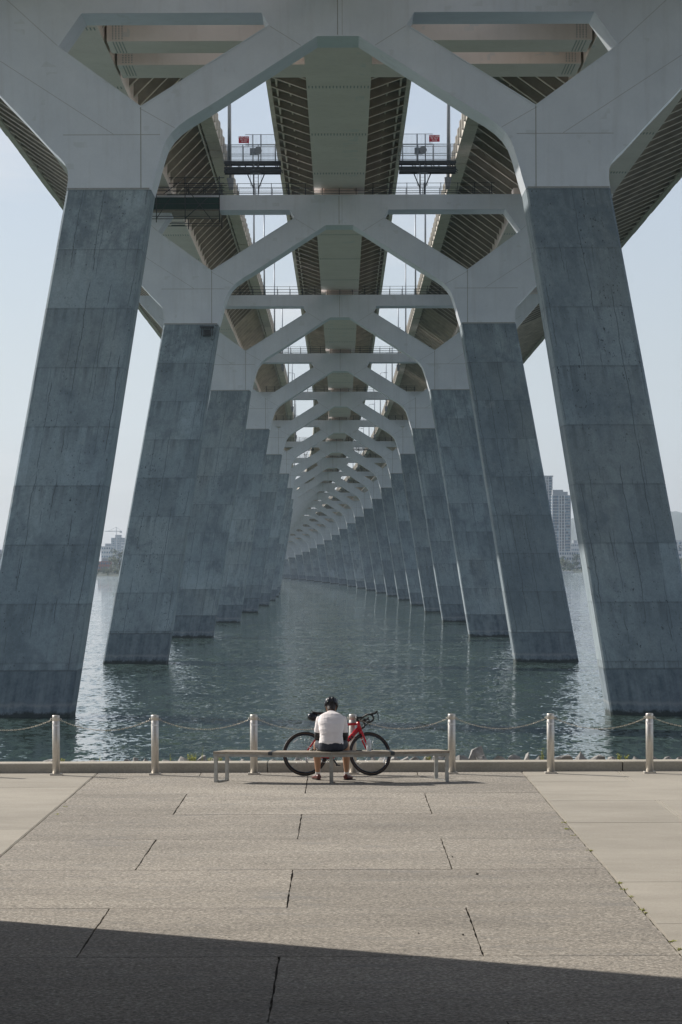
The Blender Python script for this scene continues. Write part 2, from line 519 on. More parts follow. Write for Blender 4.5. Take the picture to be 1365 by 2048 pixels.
M = {}
M['leg'] = mat_leg()
M['steel'] = mat_steel()
M['girder'] = mat_steel('girder_paint', (0.76, 0.66, 0.60), (0.84, 0.74, 0.68), 0.4)
M['seam'] = simple('weld_line', (0.34, 0.35, 0.345), 0.6)
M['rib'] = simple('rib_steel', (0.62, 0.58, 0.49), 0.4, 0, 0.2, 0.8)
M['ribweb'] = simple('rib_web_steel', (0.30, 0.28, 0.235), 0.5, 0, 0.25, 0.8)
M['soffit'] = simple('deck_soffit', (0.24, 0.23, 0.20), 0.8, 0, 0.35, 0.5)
M['fascia'] = mat_conc('fascia_concrete', (0.52, 0.49, 0.43), (0.68, 0.64, 0.57), 4, 0.1)
M['dark'] = simple('dark_steel', (0.045, 0.055, 0.065), 0.5)
M['galv'] = simple('galvanised_steel', (0.27, 0.30, 0.33), 0.45, 0.3)
M['agg'] = mat_agg()
M['side'] = mat_conc('broomed_concrete', (0.29, 0.268, 0.226), (0.385, 0.357, 0.305), 45, 0.3, (0.5, 0.9, 1))
M['kerb'] = mat_conc('kerb_concrete', (0.33, 0.31, 0.26), (0.47, 0.44, 0.375), 35, 0.4, (1, 1, 3))
M['land'] = simple('gravel_land', (0.36, 0.33, 0.28), 0.9, 0, 0.2, 1.5)
M['joint'] = simple('joint_dirt', (0.085, 0.078, 0.066), 0.9)
M['water'] = mat_water()
M['wood'] = mat_wood()
M['benchsteel'] = simple('bench_steel', (0.36, 0.36, 0.34), 0.38, 0.55, 0.2, 14)
M['inox'] = simple('brushed_stainless', (0.60, 0.575, 0.53), 0.42, 0.7, 0.06, 30)
M['chainsteel'] = simple('chain_steel', (0.58, 0.53, 0.45), 0.35, 0.6, 0.3, 60)
M['rock'] = mat_conc('riprap_rock', (0.16, 0.16, 0.16), (0.46, 0.45, 0.43), 14, 0.8, (4, 4, 4))
M['wall'] = simple('light_blocker_dark', (0.085, 0.095, 0.115), 0.85, 0, 0.2, 0.6)  # for the added out-of-frame walls; dark so little light bounces onto the paving
M['ground'] = simple('bank_gravel', (0.17, 0.155, 0.13), 0.9, 0, 0.3, 3)
M['weed'] = mat_foliage('weed_leaf', ((0.16, 0.21, 0.03), (0.32, 0.34, 0.05), (0.50, 0.46, 0.08)))
M['treegreen'] = mat_foliage('tree_leaf', ((0.012, 0.034, 0.012), (0.03, 0.062, 0.018), (0.06, 0.095, 0.025)))
M['treeyellow'] = mat_foliage('autumn_leaf', ((0.03, 0.055, 0.012), (0.075, 0.10, 0.018), (0.14, 0.135, 0.025)))
M['bark'] = simple('bark', (0.09, 0.07, 0.05), 0.9)
M['hill'] = mat_foliage('wooded_hill', ((0.03, 0.05, 0.045), (0.055, 0.07, 0.05), (0.10, 0.085, 0.05)))
M['red'] = simple('red_bike_paint', (0.50, 0.012, 0.022), 0.22, 0, 0.04)
M['black'] = simple('black_rubber', (0.014, 0.014, 0.015), 0.55)
M['gloss'] = simple('black_gloss', (0.012, 0.016, 0.024), 0.14)
M['tan'] = simple('tan_sidewall', (0.14, 0.075, 0.035), 0.6)
M['chrome'] = simple('bare_metal', (0.5, 0.5, 0.5), 0.3, 0.9)
M['jersey'] = simple('pale_jersey', (0.80, 0.76, 0.755), 0.8, 0, 0.03, 5, 0.05)
M['shorts'] = simple('navy_shorts', (0.022, 0.027, 0.042), 0.75, 0, 0.2, 8)
M['skin'] = simple('skin', (0.42, 0.235, 0.145), 0.55, 0, 0.08)
M['hair'] = simple('dark_hair', (0.025, 0.02, 0.018), 0.6)
M['sock'] = simple('white_sock', (0.78, 0.77, 0.76), 0.85, 0, 0.05)
M['shoe'] = simple('maroon_shoe', (0.10, 0.022, 0.018), 0.35, 0, 0.15)
M['bottle'] = simple('frosted_bottle', (0.66, 0.69, 0.71), 0.3, 0, 0.04)
M['signred'] = simple('sign_red', (0.42, 0.012, 0.035), 0.45, 0, 0.05)
M['white'] = simple('white_letter', (0.8, 0.8, 0.8), 0.5, 0, 0.02)
M['tarp'] = simple('green_tarp', (0.012, 0.045, 0.043), 0.7, 0, 0.15, 0.7)
M['bwhite'] = simple('pale_facade', (0.5, 0.5, 0.5), 0.7)
M['bgrey'] = simple('grey_facade', (0.26, 0.28, 0.30), 0.7)
M['bbrick'] = simple('brick_facade', (0.22, 0.07, 0.05), 0.8)
M['bglass'] = mat_glass_tower()
M['wbox'] = simple('tan_box', (0.32, 0.2, 0.11), 0.7)

# ------------------------------------------------------------------ haze
hz = MB(); hz.box(-3200, 3600, -40, 8200, -13, 420)
hm = bpy.data.materials.new('haze_air'); hm.use_nodes = True
ht = hm.node_tree; ht.nodes.clear()
hout = ht.nodes.new('ShaderNodeOutputMaterial'); hv = ht.nodes.new('ShaderNodeVolumePrincipled')
hv.inputs['Color'].default_value = (0.72, 0.85, 1.0, 1)
hv.inputs['Density'].default_value = 0.00007
hv.inputs['Anisotropy'].default_value = 0.3
ht.links.new(hv.outputs[0], hout.inputs['Volume'])
HAZE = hz.build('haze', hm, fix=True)
tag(HAZE, kind='stuff', label='thin blue haze in the air over the river')

# ------------------------------------------------------------------ bridge alignment
X0 = -0.1
SPAN = 80.0
Y1 = 147.0
TN = [27.4, 27.2, 27.0, 26.6, 26.25, 25.9, 25.3, 24.7, 24.1, 23.3, 22.4, 21.6, 20.7, 19.4, 18.1, 16.9, 15.7, 14.4, 13.2, 12.0, 11.2, 10.4]
def cx(Y):
    n = (Y - Y1) / SPAN + 1
    return X0 - (0.262 * (n - 5) ** 1.9 if n > 5 else 0.0)
def top(Y):
    n = (Y - Y1) / SPAN + 1
    return float(np.interp(n, range(len(TN)), TN))
def yaw(Y):
    return -math.atan2(cx(Y + 2) - cx(Y - 2), 4.0)
def frame(Y):
    a = yaw(Y)
    return Vector((cx(Y), Y, top(Y))), a
def bp(Y, lat, z):
    """point on the bridge at station Y, lateral lat, height above leg top"""
    o, a = frame(Y)
    return o + Vector((math.cos(a) * lat, math.sin(a) * lat, z))

# ------------------------------------------------------------------ ground and water
gm = MB(); gm.box(-600, 600, -300, 44.6, P - 1.0, P - 0.03)
tag(gm.build('ground', M['land']), kind='structure')
gm = MB(); gm.box(-60, 60, -14, 44.5, P - 0.2, P - 0.0285)
tag(gm.build('paving_bed', M['joint']), kind='structure')

def paving(name, mat, x0, x1, rows, cuts, gap_row, gap_cut, seed, jit=0.004):
    rnd = random.Random(seed)
    mb = MB()
    for i in range(len(rows) - 1):
        ya, yb = rows[i] + gap_row / 2, rows[i + 1] - gap_row / 2
        xs = [x0] + [c for c in cuts(i) if x0 + 0.15 < c < x1 - 0.15] + [x1]
        for j in range(len(xs) - 1):
            a = xs[j] + (gap_cut / 2 if j else 0); b = xs[j + 1] - (gap_cut / 2 if j < len(xs) - 2 else 0)
            n = 22
            jx = jit if (b - a) < 20 else 0
            left = [(a + rnd.uniform(-jx, jx), ya + (yb - ya) * k / n) for k in range(n + 1)]
            right = [(b + rnd.uniform(-jx, jx), ya + (yb - ya) * k / n) for k in range(n + 1)]
            poly = left + right[::-1]
            dz = rnd.uniform(-0.0012, 0.0012)
            m = len(poly)
            vs = [(p[0], p[1], P + dz) for p in poly] + [(p[0], p[1], P - 0.028) for p in poly]
            fs = [tuple(range(m))[::-1]] + [(k, (k + 1) % m, (k + 1) % m + m, k + m) for k in range(m)]
            mb.add(vs, fs)
    return tag(mb.build(name, mat, fix=True), kind='structure')
rows = [20.15 + 3.36 * k for k in range(-10, 8)] + [44.47]
paving('plaza_paving', M['agg'], -3.80, 2.78, rows,
       lambda i: [-0.53 + 3.36 * k for k in (-1, 0, 1)] if (i % 2 == 0) else [-2.2, 1.16], 0.015, 0.016, 1, 0.006)
rr = [-14 + 3.34 * k for k in range(17)]; rr = [42.3 + 3.34 * k for k in range(-17, 1)] + [44.47]
paving('side_paving', M['side'], 2.815, 60, rr, lambda i: ([4.27, 4.33] if i % 2 == 1 else [8.0]), 0.016, 0.012, 2)
rl = [38.3 + 3.34 * k for k in range(-15, 2)] + [44.47]
paving('side_paving', M['side'], -60, -3.835, rl, lambda i: ([-5.6, -5.66] if i % 2 == 1 else [-9.0]), 0.016, 0.012, 3)

jm = MB(); jm.box(-3.833, -3.819, -14, 44.4, P - 0.02, P - 0.004)
tag(jm.build('joint_filler', M['side']), kind='structure')
jm = MB(); jm.box(2.800, 2.813, -14, 44.4, P - 0.02, P - 0.004)
tag(jm.build('joint_filler', M['side']), kind='structure')
km = MB()
kc = [-60, -9.4, -1.17, 4.37, 12.6, 60]
for a, b in zip(kc[:-1], kc[1:]):
    h = 0.150; c = 0.012
    prof = [(44.47, P - 0.3), (44.47, P + h - c), (44.47 + c, P + h), (44.92 - c, P + h), (44.92, P + h - c), (44.92, P - 0.3)]
    n = max(2, int((b - a) / 0.5))
    vs = []; fs = []
    for i in range(n + 1):
        x = a + 0.008 + (b - a - 0.016) * i / n
        for (y, z) in prof: vs.append((x, y, z))
    for i in range(n):
        for k in range(6):
            l = (k + 1) % 6
            fs.append((i * 6 + k, i * 6 + l, i * 6 + 6 + l, i * 6 + 6 + k))
    fs.append((0, 1, 2, 3, 4, 5)); fs.append(tuple(n * 6 + k for k in (5, 4, 3, 2, 1, 0)))
    km.add(vs, fs)
tag(km.build('kerb', M['kerb'], fix=True), kind='structure')

bk = MB()
nx, ny = 160, 14
vs = []
for i in range(nx + 1):
    x = -60 + 120 * i / nx
    for j in range(ny + 1):
        t = j / ny
        y = 44.9 + t * 11
        z = P + 0.05 - max(0, t - 0.06) * 6.2 + 0.10 * mnoise.noise(Vector((x * 1.3, y * 1.3, 3))) * (1 if t > 0 else 0)
        vs.append((x, y, z))
fs = [(i * (ny + 1) + j, (i + 1) * (ny + 1) + j, (i + 1) * (ny + 1) + j + 1, i * (ny + 1) + j + 1) for i in range(nx) for j in range(ny)]
bk.add(vs, fs, True)
tag(bk.build('riverbank', M['ground']), kind='structure')

wm = MB()
ys = [47, 200, 800, 2500, 9000, 40000]
for a, b in zip(ys[:-1], ys[1:]):
    wm.add([(-20000, a, 0), (20000, a, 0), (20000, b, 0), (-20000, b, 0)], [(0, 1, 2, 3)])
tag(wm.build('river_water', M['water']), kind='structure')
rb = MB(); rb.add([(-20000, 47, -12), (20000, 47, -12), (20000, 40000, -12), (-20000, 40000, -12)], [(0, 1, 2, 3)])

# unseen wall added left of the plaza to throw the shadow across the foreground
am = MB(); am.box(-10.2, -7.0, -12, 28.5, P - 0.02, P + 30); am.box(-10.4, -6.8, -12, 28.5 + 0.02, P + 30, P + 30.3)
tag(am.build('shadow_wall', M['wall']), 'added unseen wall left of the plaza, casting the foreground shadow', 'wall')

am = MB(); am.box(-34, 34, -16, -12.01, P - 0.02, P + 14)  # unseen wall added behind the camera to hold sky light off the foreground
tag(am.build('sky_blocker_rear', M['wall']), 'added unseen wall behind the viewpoint, keeping the foreground shadow dark', 'wall')
am = MB(); am.box(14, 17, -12, 21, P - 0.02, P + 34)  # unseen wall added on the right to deepen the foreground shadow
tag(am.build('sky_blocker_right', M['wall']), 'added unseen wall right of the plaza, keeping the foreground shadow dark', 'wall')

# ------------------------------------------------------------------ piers
DEP = 3.4
half_open = [(13.24, 9.12), (3.92, 9.12), (3.53, 8.46), (10.19, 4.28), (14.46, 7.39)]
arch = [(0, 7.90), (1.08, 7.90), (6.68, 4.31), (7.76, 3.66), (8.25, 3.30), (8.63, 2.92), (8.93, 2.47), (9.12, 1.95), (9.30, 1.35), (9.46, 0.72), (9.67, 0.0)]
outer = [(14.03, 0.0), (13.95, 0.5), (13.97, 0.98), (14.10, 1.32), (14.33, 1.62), (14.97, 2.25), (16.26, 3.66), (17.55, 5.0), (21.6, 9.55), (21.85, 10.3)]
capoly = [(-x, z) for x, z in arch] + [(-x, z) for x, z in outer] + [(x, z) for x, z in outer[::-1]] + [(x, z) for x, z in arch[::-1][:-1]]
capoly = capoly[::-1]
def area(l): return sum(l[i][0] * l[(i + 1) % len(l)][1] - l[(i + 1) % len(l)][0] * l[i][1] for i in range(len(l)))
if area(capoly) < 0: capoly = capoly[::-1]
hl = [(-x, z) for x, z in half_open]; hr = [(x, z) for x, z in half_open]
capmb = MB(); capmb.prism(capoly, 0, DEP, (hl, hr))
ORD = ['nearest', 'second', 'third', 'fourth', 'fifth', 'sixth', 'seventh', 'eighth', 'ninth', 'tenth', 'eleventh', 'twelfth', 'thirteenth',
       'fourteenth', 'fifteenth', 'sixteenth', 'seventeenth', 'eighteenth', 'nineteenth', 'twentieth', 'twenty-first', 'twenty-second']

def leg_mb(s, T):
    mb = MB()
    H = T + 2.0
    def ring(h, ins=0.0):
        xi = 9.67 + 0.158 * h + ins; xo = 14.03 + 0.183 * h - ins
        y0, y1 = 0.0 + ins + 0.03, DEP - ins - 0.03
        c = 0.10
        pts = [(xi + c, y0), (xo - c, y0), (xo, y0 + c), (xo, y1 - c), (xo - c, y1), (xi + c, y1), (xi, y1 - c), (xi, y0 + c)]
        return [(s * x, y, -h) for x, y in pts]
    rings = [ring(0.0)]
    h = 3.05
    while h < H - 0.3:
        rings += [ring(h - 0.018), ring(h - 0.012, 0.012), ring(h + 0.012, 0.012), ring(h + 0.018)]
        h += 3.05
    rings.append(ring(H))
    vs = [p for r_ in rings for p in r_]
    fs = [tuple(range(8)), tuple(range((len(rings) - 1) * 8, len(rings) * 8))[::-1]]
    for i in range(len(rings) - 1):
        for k in range(8):
            l = (k + 1) % 8
            fs.append((i * 8 + k, i * 8 + l, i * 8 + 8 + l, i * 8 + 8 + k))
    mb.add(vs, fs)
    return mb

seams = MB()
def seam(a, b, w=0.03):
    seams.beam((a[0], -0.001, a[1]), (b[0], -0.001, b[1]), 0.008, w) if False else None
    A = Vector((a[0], 0, a[1])); B = Vector((b[0], 0, b[1])); t = (B - A).normalized(); s_ = Vector((-t.z, 0, t.x)) * (w / 2)
    y = -0.004
    vs = [A - s_, B - s_, B + s_, A + s_]
    seams.add([(v.x, y, v.z) for v in vs] + [(v.x, 0.002, v.z) for v in vs],
              [(0, 1, 2, 3), (4, 7, 6, 5), (0, 4, 5, 1), (1, 5, 6, 2), (2, 6, 7, 3), (3, 7, 4, 0)])
for s in (-1, 1):
    seam((s * 10.19, 0.02), (s * 10.19, 4.26), 0.05)
    seam((s * 9.2, 2.83), (s * 14.2, 2.83))
    seam((s * 10.25, 4.2), (s * 8.4, 3.15), 0.02)
    seam((s * 11.6, 2.86), (s * 19.5, 8.0), 0.02)
    seam((s * 14.46, 7.42), (s * 17.5, 10.2), 0.02)
    seam((s * 3.5, 8.4), (s * 1.9, 7.4), 0.02)
    seam((s * 9.75, 0.05), (s * 13.98, 0.05), 0.09)
seam((-0.02, 7.95), (-0.02, 10.2), 0.05); seam((0.22, 7.95), (0.22, 10.2), 0.02)
# flange lips round the openings and the arch
lips = MB()
def lip(poly, closed, off=0.0):
    n = len(poly)
    for i in range(n if closed else n - 1):
        a = poly[i]; b = poly[(i + 1) % n]
        A = Vector((a[0], -0.02, a[1])); B = Vector((b[0], -0.02, b[1]))
        lips.beam(A, B, 0.05, 0.05, (0, 1, 0))
lip(hl, True); lip(hr, True)
lip([(-x, z) for x, z in arch[::-1]] + [(x, z) for x, z in arch[1:]], False)

rail = MB()
for yy in (0.12, DEP - 0.12):
    for k in range(-9, 10):
        x = k * 1.35
        rail.beam((x, yy, 10.3), (x, yy, 11.25), 0.05, 0.05)
    for z in (10.42, 10.62, 10.9, 11.22):
        rail.beam((-12.4, yy, z), (12.4, yy, z), 0.035, 0.035)
BEARS = []
for x in (0, -19.8, -14.6, 14.6, 19.8):
    bear = MB()
    if x == 0: bear.box(-1.5, 1.5, 0.5, DEP - 0.5, 10.30, 10.62); bear.box(-1.2, 1.2, 0.7, DEP - 0.7, 10.62, 10.86)
    else: bear.box(x - 0.7, x + 0.7, 0.5, DEP - 0.5, 10.30, 10.86)
    BEARS.append(bear)

PIERS = []
cap0 = None
for n in range(0, 22):
    Y = Y1 + SPAN * (n - 1)
    o, a = frame(Y)
    root = empty('bridge_pier', o, a)
    if n == 0:
        lab = 'wide pier of leaning concrete legs and grey steel top standing closest to the plaza, above the frame'
    else:
        lab = '%s W-shaped steel and concrete bridge pier in the row from the plaza' % ORD[n - 1]
        if n == 1: lab = 'nearest and largest bridge pier, grey steel W-shaped top filling the upper frame on two leaning concrete legs'
        if n == 2: lab = 'second bridge pier, its left arm wrapped with dark green scaffold tarpaulin'
    tag(root, ' '.join(lab.split()[:16]), 'bridge pier', 'W-shaped piers of the river bridge')
    if cap0 is None:
        bmx = MB(); bmx.merge(capmb); bmx.merge(lips); bmx.merge(seams)
        cap0 = bmx.build('steel_cap', [M['steel'], M['seam']], root)
        ra0 = rail.build('railing', M['dark'], root)
        be0 = [q.build('bearing', M['girder'], root) for q in BEARS]
    else:
        c = cap0.copy(); COL.objects.link(c); c.parent = root
        for ch in [ra0] + be0:
            d = ch.copy(); COL.objects.link(d); d.parent = root
    for s in (-1, 1):
        leg_mb(s, top(Y)).build('leg', M['leg'], root, fix=True)
    PIERS.append(root)

# ------------------------------------------------------------------ decks
YS = list(np.arange(-20, 1790, 20.0))
def sweep(mb, poly, ys=YS, smooth=False):
    """poly: closed (lat,z) outline swept along the bridge"""
    n = len(poly); vs = []
    for Y in ys:
        for lat, z in poly: vs.append(bp(Y, lat, z))
    fs = []
    for i in range(len(ys) - 1):
        for k in range(n):
            l = (k + 1) % n
            fs.append((i * n + k, i * n + l, (i + 1) * n + l, (i + 1) * n + k))
    fs.append(tuple(range(n))); fs.append(tuple(range((len(ys) - 1) * n, len(ys) * n))[::-1])
    mb.add(vs, fs)

def deck(name, label, s, box, edge_in, edge_out, central=False):
    root = empty(name, (cx(0), 0, top(0)), 0, label, 'bridge deck', 'three parallel decks of the bridge')
    inv = -Vector((cx(0), 0, top(0)))
    def fin(o):
        o.matrix_parent_inverse = Matrix.Translation(inv); return o
    g = MB()
    b0, b1 = box
    if central: outl = [(-b1, 10.86), (b1, 10.86), (b1 + 0.05, 14.2), (-b1 - 0.05, 14.2)]
    else: outl = [(s * b0, 10.86), (s * b1, 10.86), (s * (b1 + 0.1), 14.2), (s * (b0 - 0.1), 14.2)]
    sweep(g, outl)
    # bolted splices across the girder's underside
    bo = MB()
    lo, hi = (-b1, b1) if central else sorted((s * b0, s * b1))
    Y = 160.0; k = 0
    while Y < 900:
        for i in range(int((hi - lo) / 0.22)):
            x = lo + 0.15 + i * 0.22
            p = bp(Y, x, 10.86)
            bo.box(p.x - 0.035, p.x + 0.035, Y, Y + 0.75, p.z - 0.03, p.z + 0.01)
        Y += 19.5
    g.merge(bo); go = fin(g.build('box_girder', [M['girder'], M['seam']], root, fix=True))
    sl_ = MB()
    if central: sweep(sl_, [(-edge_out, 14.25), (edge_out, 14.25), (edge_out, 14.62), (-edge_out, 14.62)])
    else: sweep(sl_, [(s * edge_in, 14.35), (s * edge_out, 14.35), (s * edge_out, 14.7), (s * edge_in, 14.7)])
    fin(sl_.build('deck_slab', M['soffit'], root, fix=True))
    # parapet / fascia panels with a small gap between each
    pa = MB()
    if central: sides = [(-edge_out, 1), (edge_out, -1)]
    else: sides = [(s * edge_in, s), (s * edge_out, -s)]
    Y = -12.0
    while Y < 1750:
        for e, d_ in sides:
            if central:
                a0, a1 = sorted((e, e + d_ * 0.28))
                prof = [(a0 - 0.02, 14.02), (a1, 14.02), (a1, 14.24), (a0 - 0.02, 15.4)]
                w = (a0 - 0.03 if d_ > 0 else a0); w2 = (a1 if d_ > 0 else a1 + 0.03)
                quad = [(w, 14.0), (w2, 14.0), (w2, 15.3), (w, 15.3)]
            else:
                x0_, x1_ = e - d_ * 0.06, e + d_ * (0.95 if e == s * edge_in else 0.36)
                a0, a1 = sorted((x0_, x1_))
                quad = None
                z0 = 14.0 + random.uniform(-0.03, 0.03)
                pr = [(x0_, z0), (x1_, z0 + 0.03), (x1_, 14.34), (x0_ + d_ * 0.28, 14.34), (x0_ + d_ * 0.28, 15.55), (x0_, 15.55)]
            pr = quad if quad else pr
            n_ = len(pr); vs = [bp(Y + 0.03, *q) for q in pr] + [bp(Y + 3.97, *q) for q in pr]
            fs = [tuple(range(n_)), tuple(range(n_, 2 * n_))[::-1]] + [(i, (i + 1) % n_, (i + 1) % n_ + n_, i + n_) for i in range(n_)]
            pa.add(vs, fs)
            if not central and e == s * edge_in:
                pr = [(e - d_ * 0.22, 14.1), (e - d_ * 0.061, 14.05), (e - d_ * 0.061, 15.5), (e - d_ * 0.22, 15.3)]
                vs = [bp(Y + 1.8, *q) for q in pr] + [bp(Y + 2.2, *q) for q in pr]
                pa.add(vs, [tuple(range(4)), (7, 6, 5, 4)] + [(i, (i + 1) % 4, (i + 1) % 4 + 4, i + 4) for i in range(4)])
        Y += 4.0
    fin(pa.build('parapet', M['fascia'] if not central else M['rib'], root, fix=True))
    # ribs
    kinds = []
    RW, RF = 0.40, 0.05
    if central:
        for q in (-1, 1):
            rb_ = MB(); a = (q * (b1 + 0.06), 13.05); b = (q * (edge_out - 0.3), 13.98)
            rb_.prism([(a[0], a[1]), (b[0], b[1]), (b[0], 14.245), (a[0], 14.245)][::q], -0.012, 0.012)
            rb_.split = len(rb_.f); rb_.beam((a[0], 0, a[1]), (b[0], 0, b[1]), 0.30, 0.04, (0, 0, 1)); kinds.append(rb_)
    else:
        for (xa, za, xb, zb) in ((s * (b0 - 0.12), 11.25, s * (edge_in + 1.0), 14.2), (s * (b1 + 0.12), 11.25, s * (edge_out - 0.38), 14.12)):
            q = 1 if xb > xa else -1
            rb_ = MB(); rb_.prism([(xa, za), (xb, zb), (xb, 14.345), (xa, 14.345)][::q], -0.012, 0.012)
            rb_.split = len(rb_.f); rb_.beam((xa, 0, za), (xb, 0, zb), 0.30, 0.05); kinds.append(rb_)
    far = MB(); step = 4.0
    for rb_ in kinds:
        first = None; cnt = 0
        for i in range(430):
            Y = 2.0 + i * step
            if Y > 1740: break
            o, a = frame(Y)
            if Y > 158 and cnt < 50:
                if first is None:
                    first = rb_.build('cross_rib', [M['ribweb'], M['rib']], root, fix=True); r_ = first
                else:
                    r_ = first.copy(); COL.objects.link(r_); r_.parent = root
                r_.location = o + inv; r_.rotation_euler = (0, 0, a); cnt += 1
            else:
                mt = Matrix.Translation(o) @ Matrix.Rotation(a, 4, 'Z')
                far.add([mt @ Vector(v) for v in rb_.v], rb_.f)
    fo = fin(far.build('cross_rib', M['rib'], root, fix=True)); fo['kind'] = 'stuff'
    # stringers between the ribs
    st = MB()
    if central: xs_ = [q * v for q in (-1, 1) for v in (3.4, 4.3)]
    else: xs_ = [s * (b0 - 1.6), s * (b0 - 2.9), s * (b1 + 1.6), s * (b1 + 3.0)]
    for x in xs_: sweep(st, [(x - 0.06, 13.95), (x + 0.06, 13.95), (x + 0.06, 14.3), (x - 0.06, 14.3)])
    fin(st.build('stringer', M['rib'], root, fix=True))
    return root
deck('bridge_deck', 'left road deck of the bridge, ribbed underside beside a pale box girder', -1, (13.5, 20.9), 9.45, 25.6)
deck('bridge_deck', 'narrow central deck of the bridge, pale box girder with short side ribs', 1, (0, 2.02), 0, 4.98, True)
deck('bridge_deck', 'right road deck of the bridge, the widest, ribbed underside beside a pale girder', 1, (14.8, 22.2), 9.6, 29.3)

for i, (ya, yb) in enumerate(((164.3, 168.2), (172.0, 176.6))):
    mb = MB()
    T_ = top(ya) 
    mb.box(X0 - 13.35, X0 + 14.65, ya, yb, T_ + 10.88, T_ + 12.4)
    o = None
    sp = MB()
    for q in (-1, 1):
        xx = X0 + (q * 13.0 if q < 0 else 14.3)
        for k in range(4):
            for j in range(10):
                sp.box(xx - q * k * 0.18 - 0.03, xx - q * k * 0.18 + 0.03, ya - 0.02, ya + 0.005, T_ + 11.0 + j * 0.14, T_ + 11.08 + j * 0.14)
        for k in range(4):
            for j in range(12):
                sp.box(xx - q * k * 0.18 - 0.03, xx - q * k * 0.18 + 0.03, ya + 0.2 + j * 0.3, ya + 0.35 + j * 0.3, T_ + 10.86, T_ + 10.885)
    mb.merge(sp); o = mb.build('cross_girder', [M['girder'], M['seam']])
    tag(o, ('pale box cross beam joining the decks just behind the nearest pier' if i == 0 else
            'pale box cross beam joining the decks, the one farther behind the nearest pier'), 'cross beam', 'cross beams behind the nearest pier')

# ------------------------------------------------------------------ lamp posts on the inner edges of the outer decks
lp = empty('lamp_post', (0, 0, 0))
m = MB(); m.tube([(0, 0, 0), (0, 0, 10.3)], [0.11, 0.07], 8); POLE = m.build('pole', M['galv'], lp)
m = MB(); m.prism([(-0.1, -1.0), (0.22, -0.95), (0.3, 0.0), (-0.3, 0.0)], -0.3, 0.3); m.build('bracket', M['bgrey'], lp, fix=True)
m = MB(); m.tube([(0, 0, 10.2), (-0.3, 0, 10.35), (-0.8, 0, 10.4)], 0.045, 6); arm = m.build('arm', M['galv'], lp)
m = MB(); m.box(-1.5, -0.8, -0.14, 0.14, 10.34, 10.46); m.build('lamp_head', M['bgrey'], arm)
firstlp = True
for side in (-1, 1):
    for k in range(18):
        if k == 0: continue
        Y = 237 if k == 1 else (301 if k == 2 else 341 + 52 * (k - 3))
        if Y > 1150: break
        o = lp if firstlp else copy_tree(lp)
        firstlp = False
        o.location = bp(Y, side * 9.05, 13.05)
        o.rotation_euler = (0, 0, 0 if side < 0 else PI)
        tag(o, '%s lamp post from the camera on the inner edge of the %s deck' % (['', 'closest', 'second', 'third', 'fourth', 'fifth', 'sixth', 'seventh', 'eighth', 'ninth', 'tenth', 'eleventh', 'twelfth', 'thirteenth', 'fourteenth', 'fifteenth', 'sixteenth', 'seventeenth', 'eighteenth'][k], 'left' if side < 0 else 'right'),
            'lamp post', 'lamp posts along the deck edges')

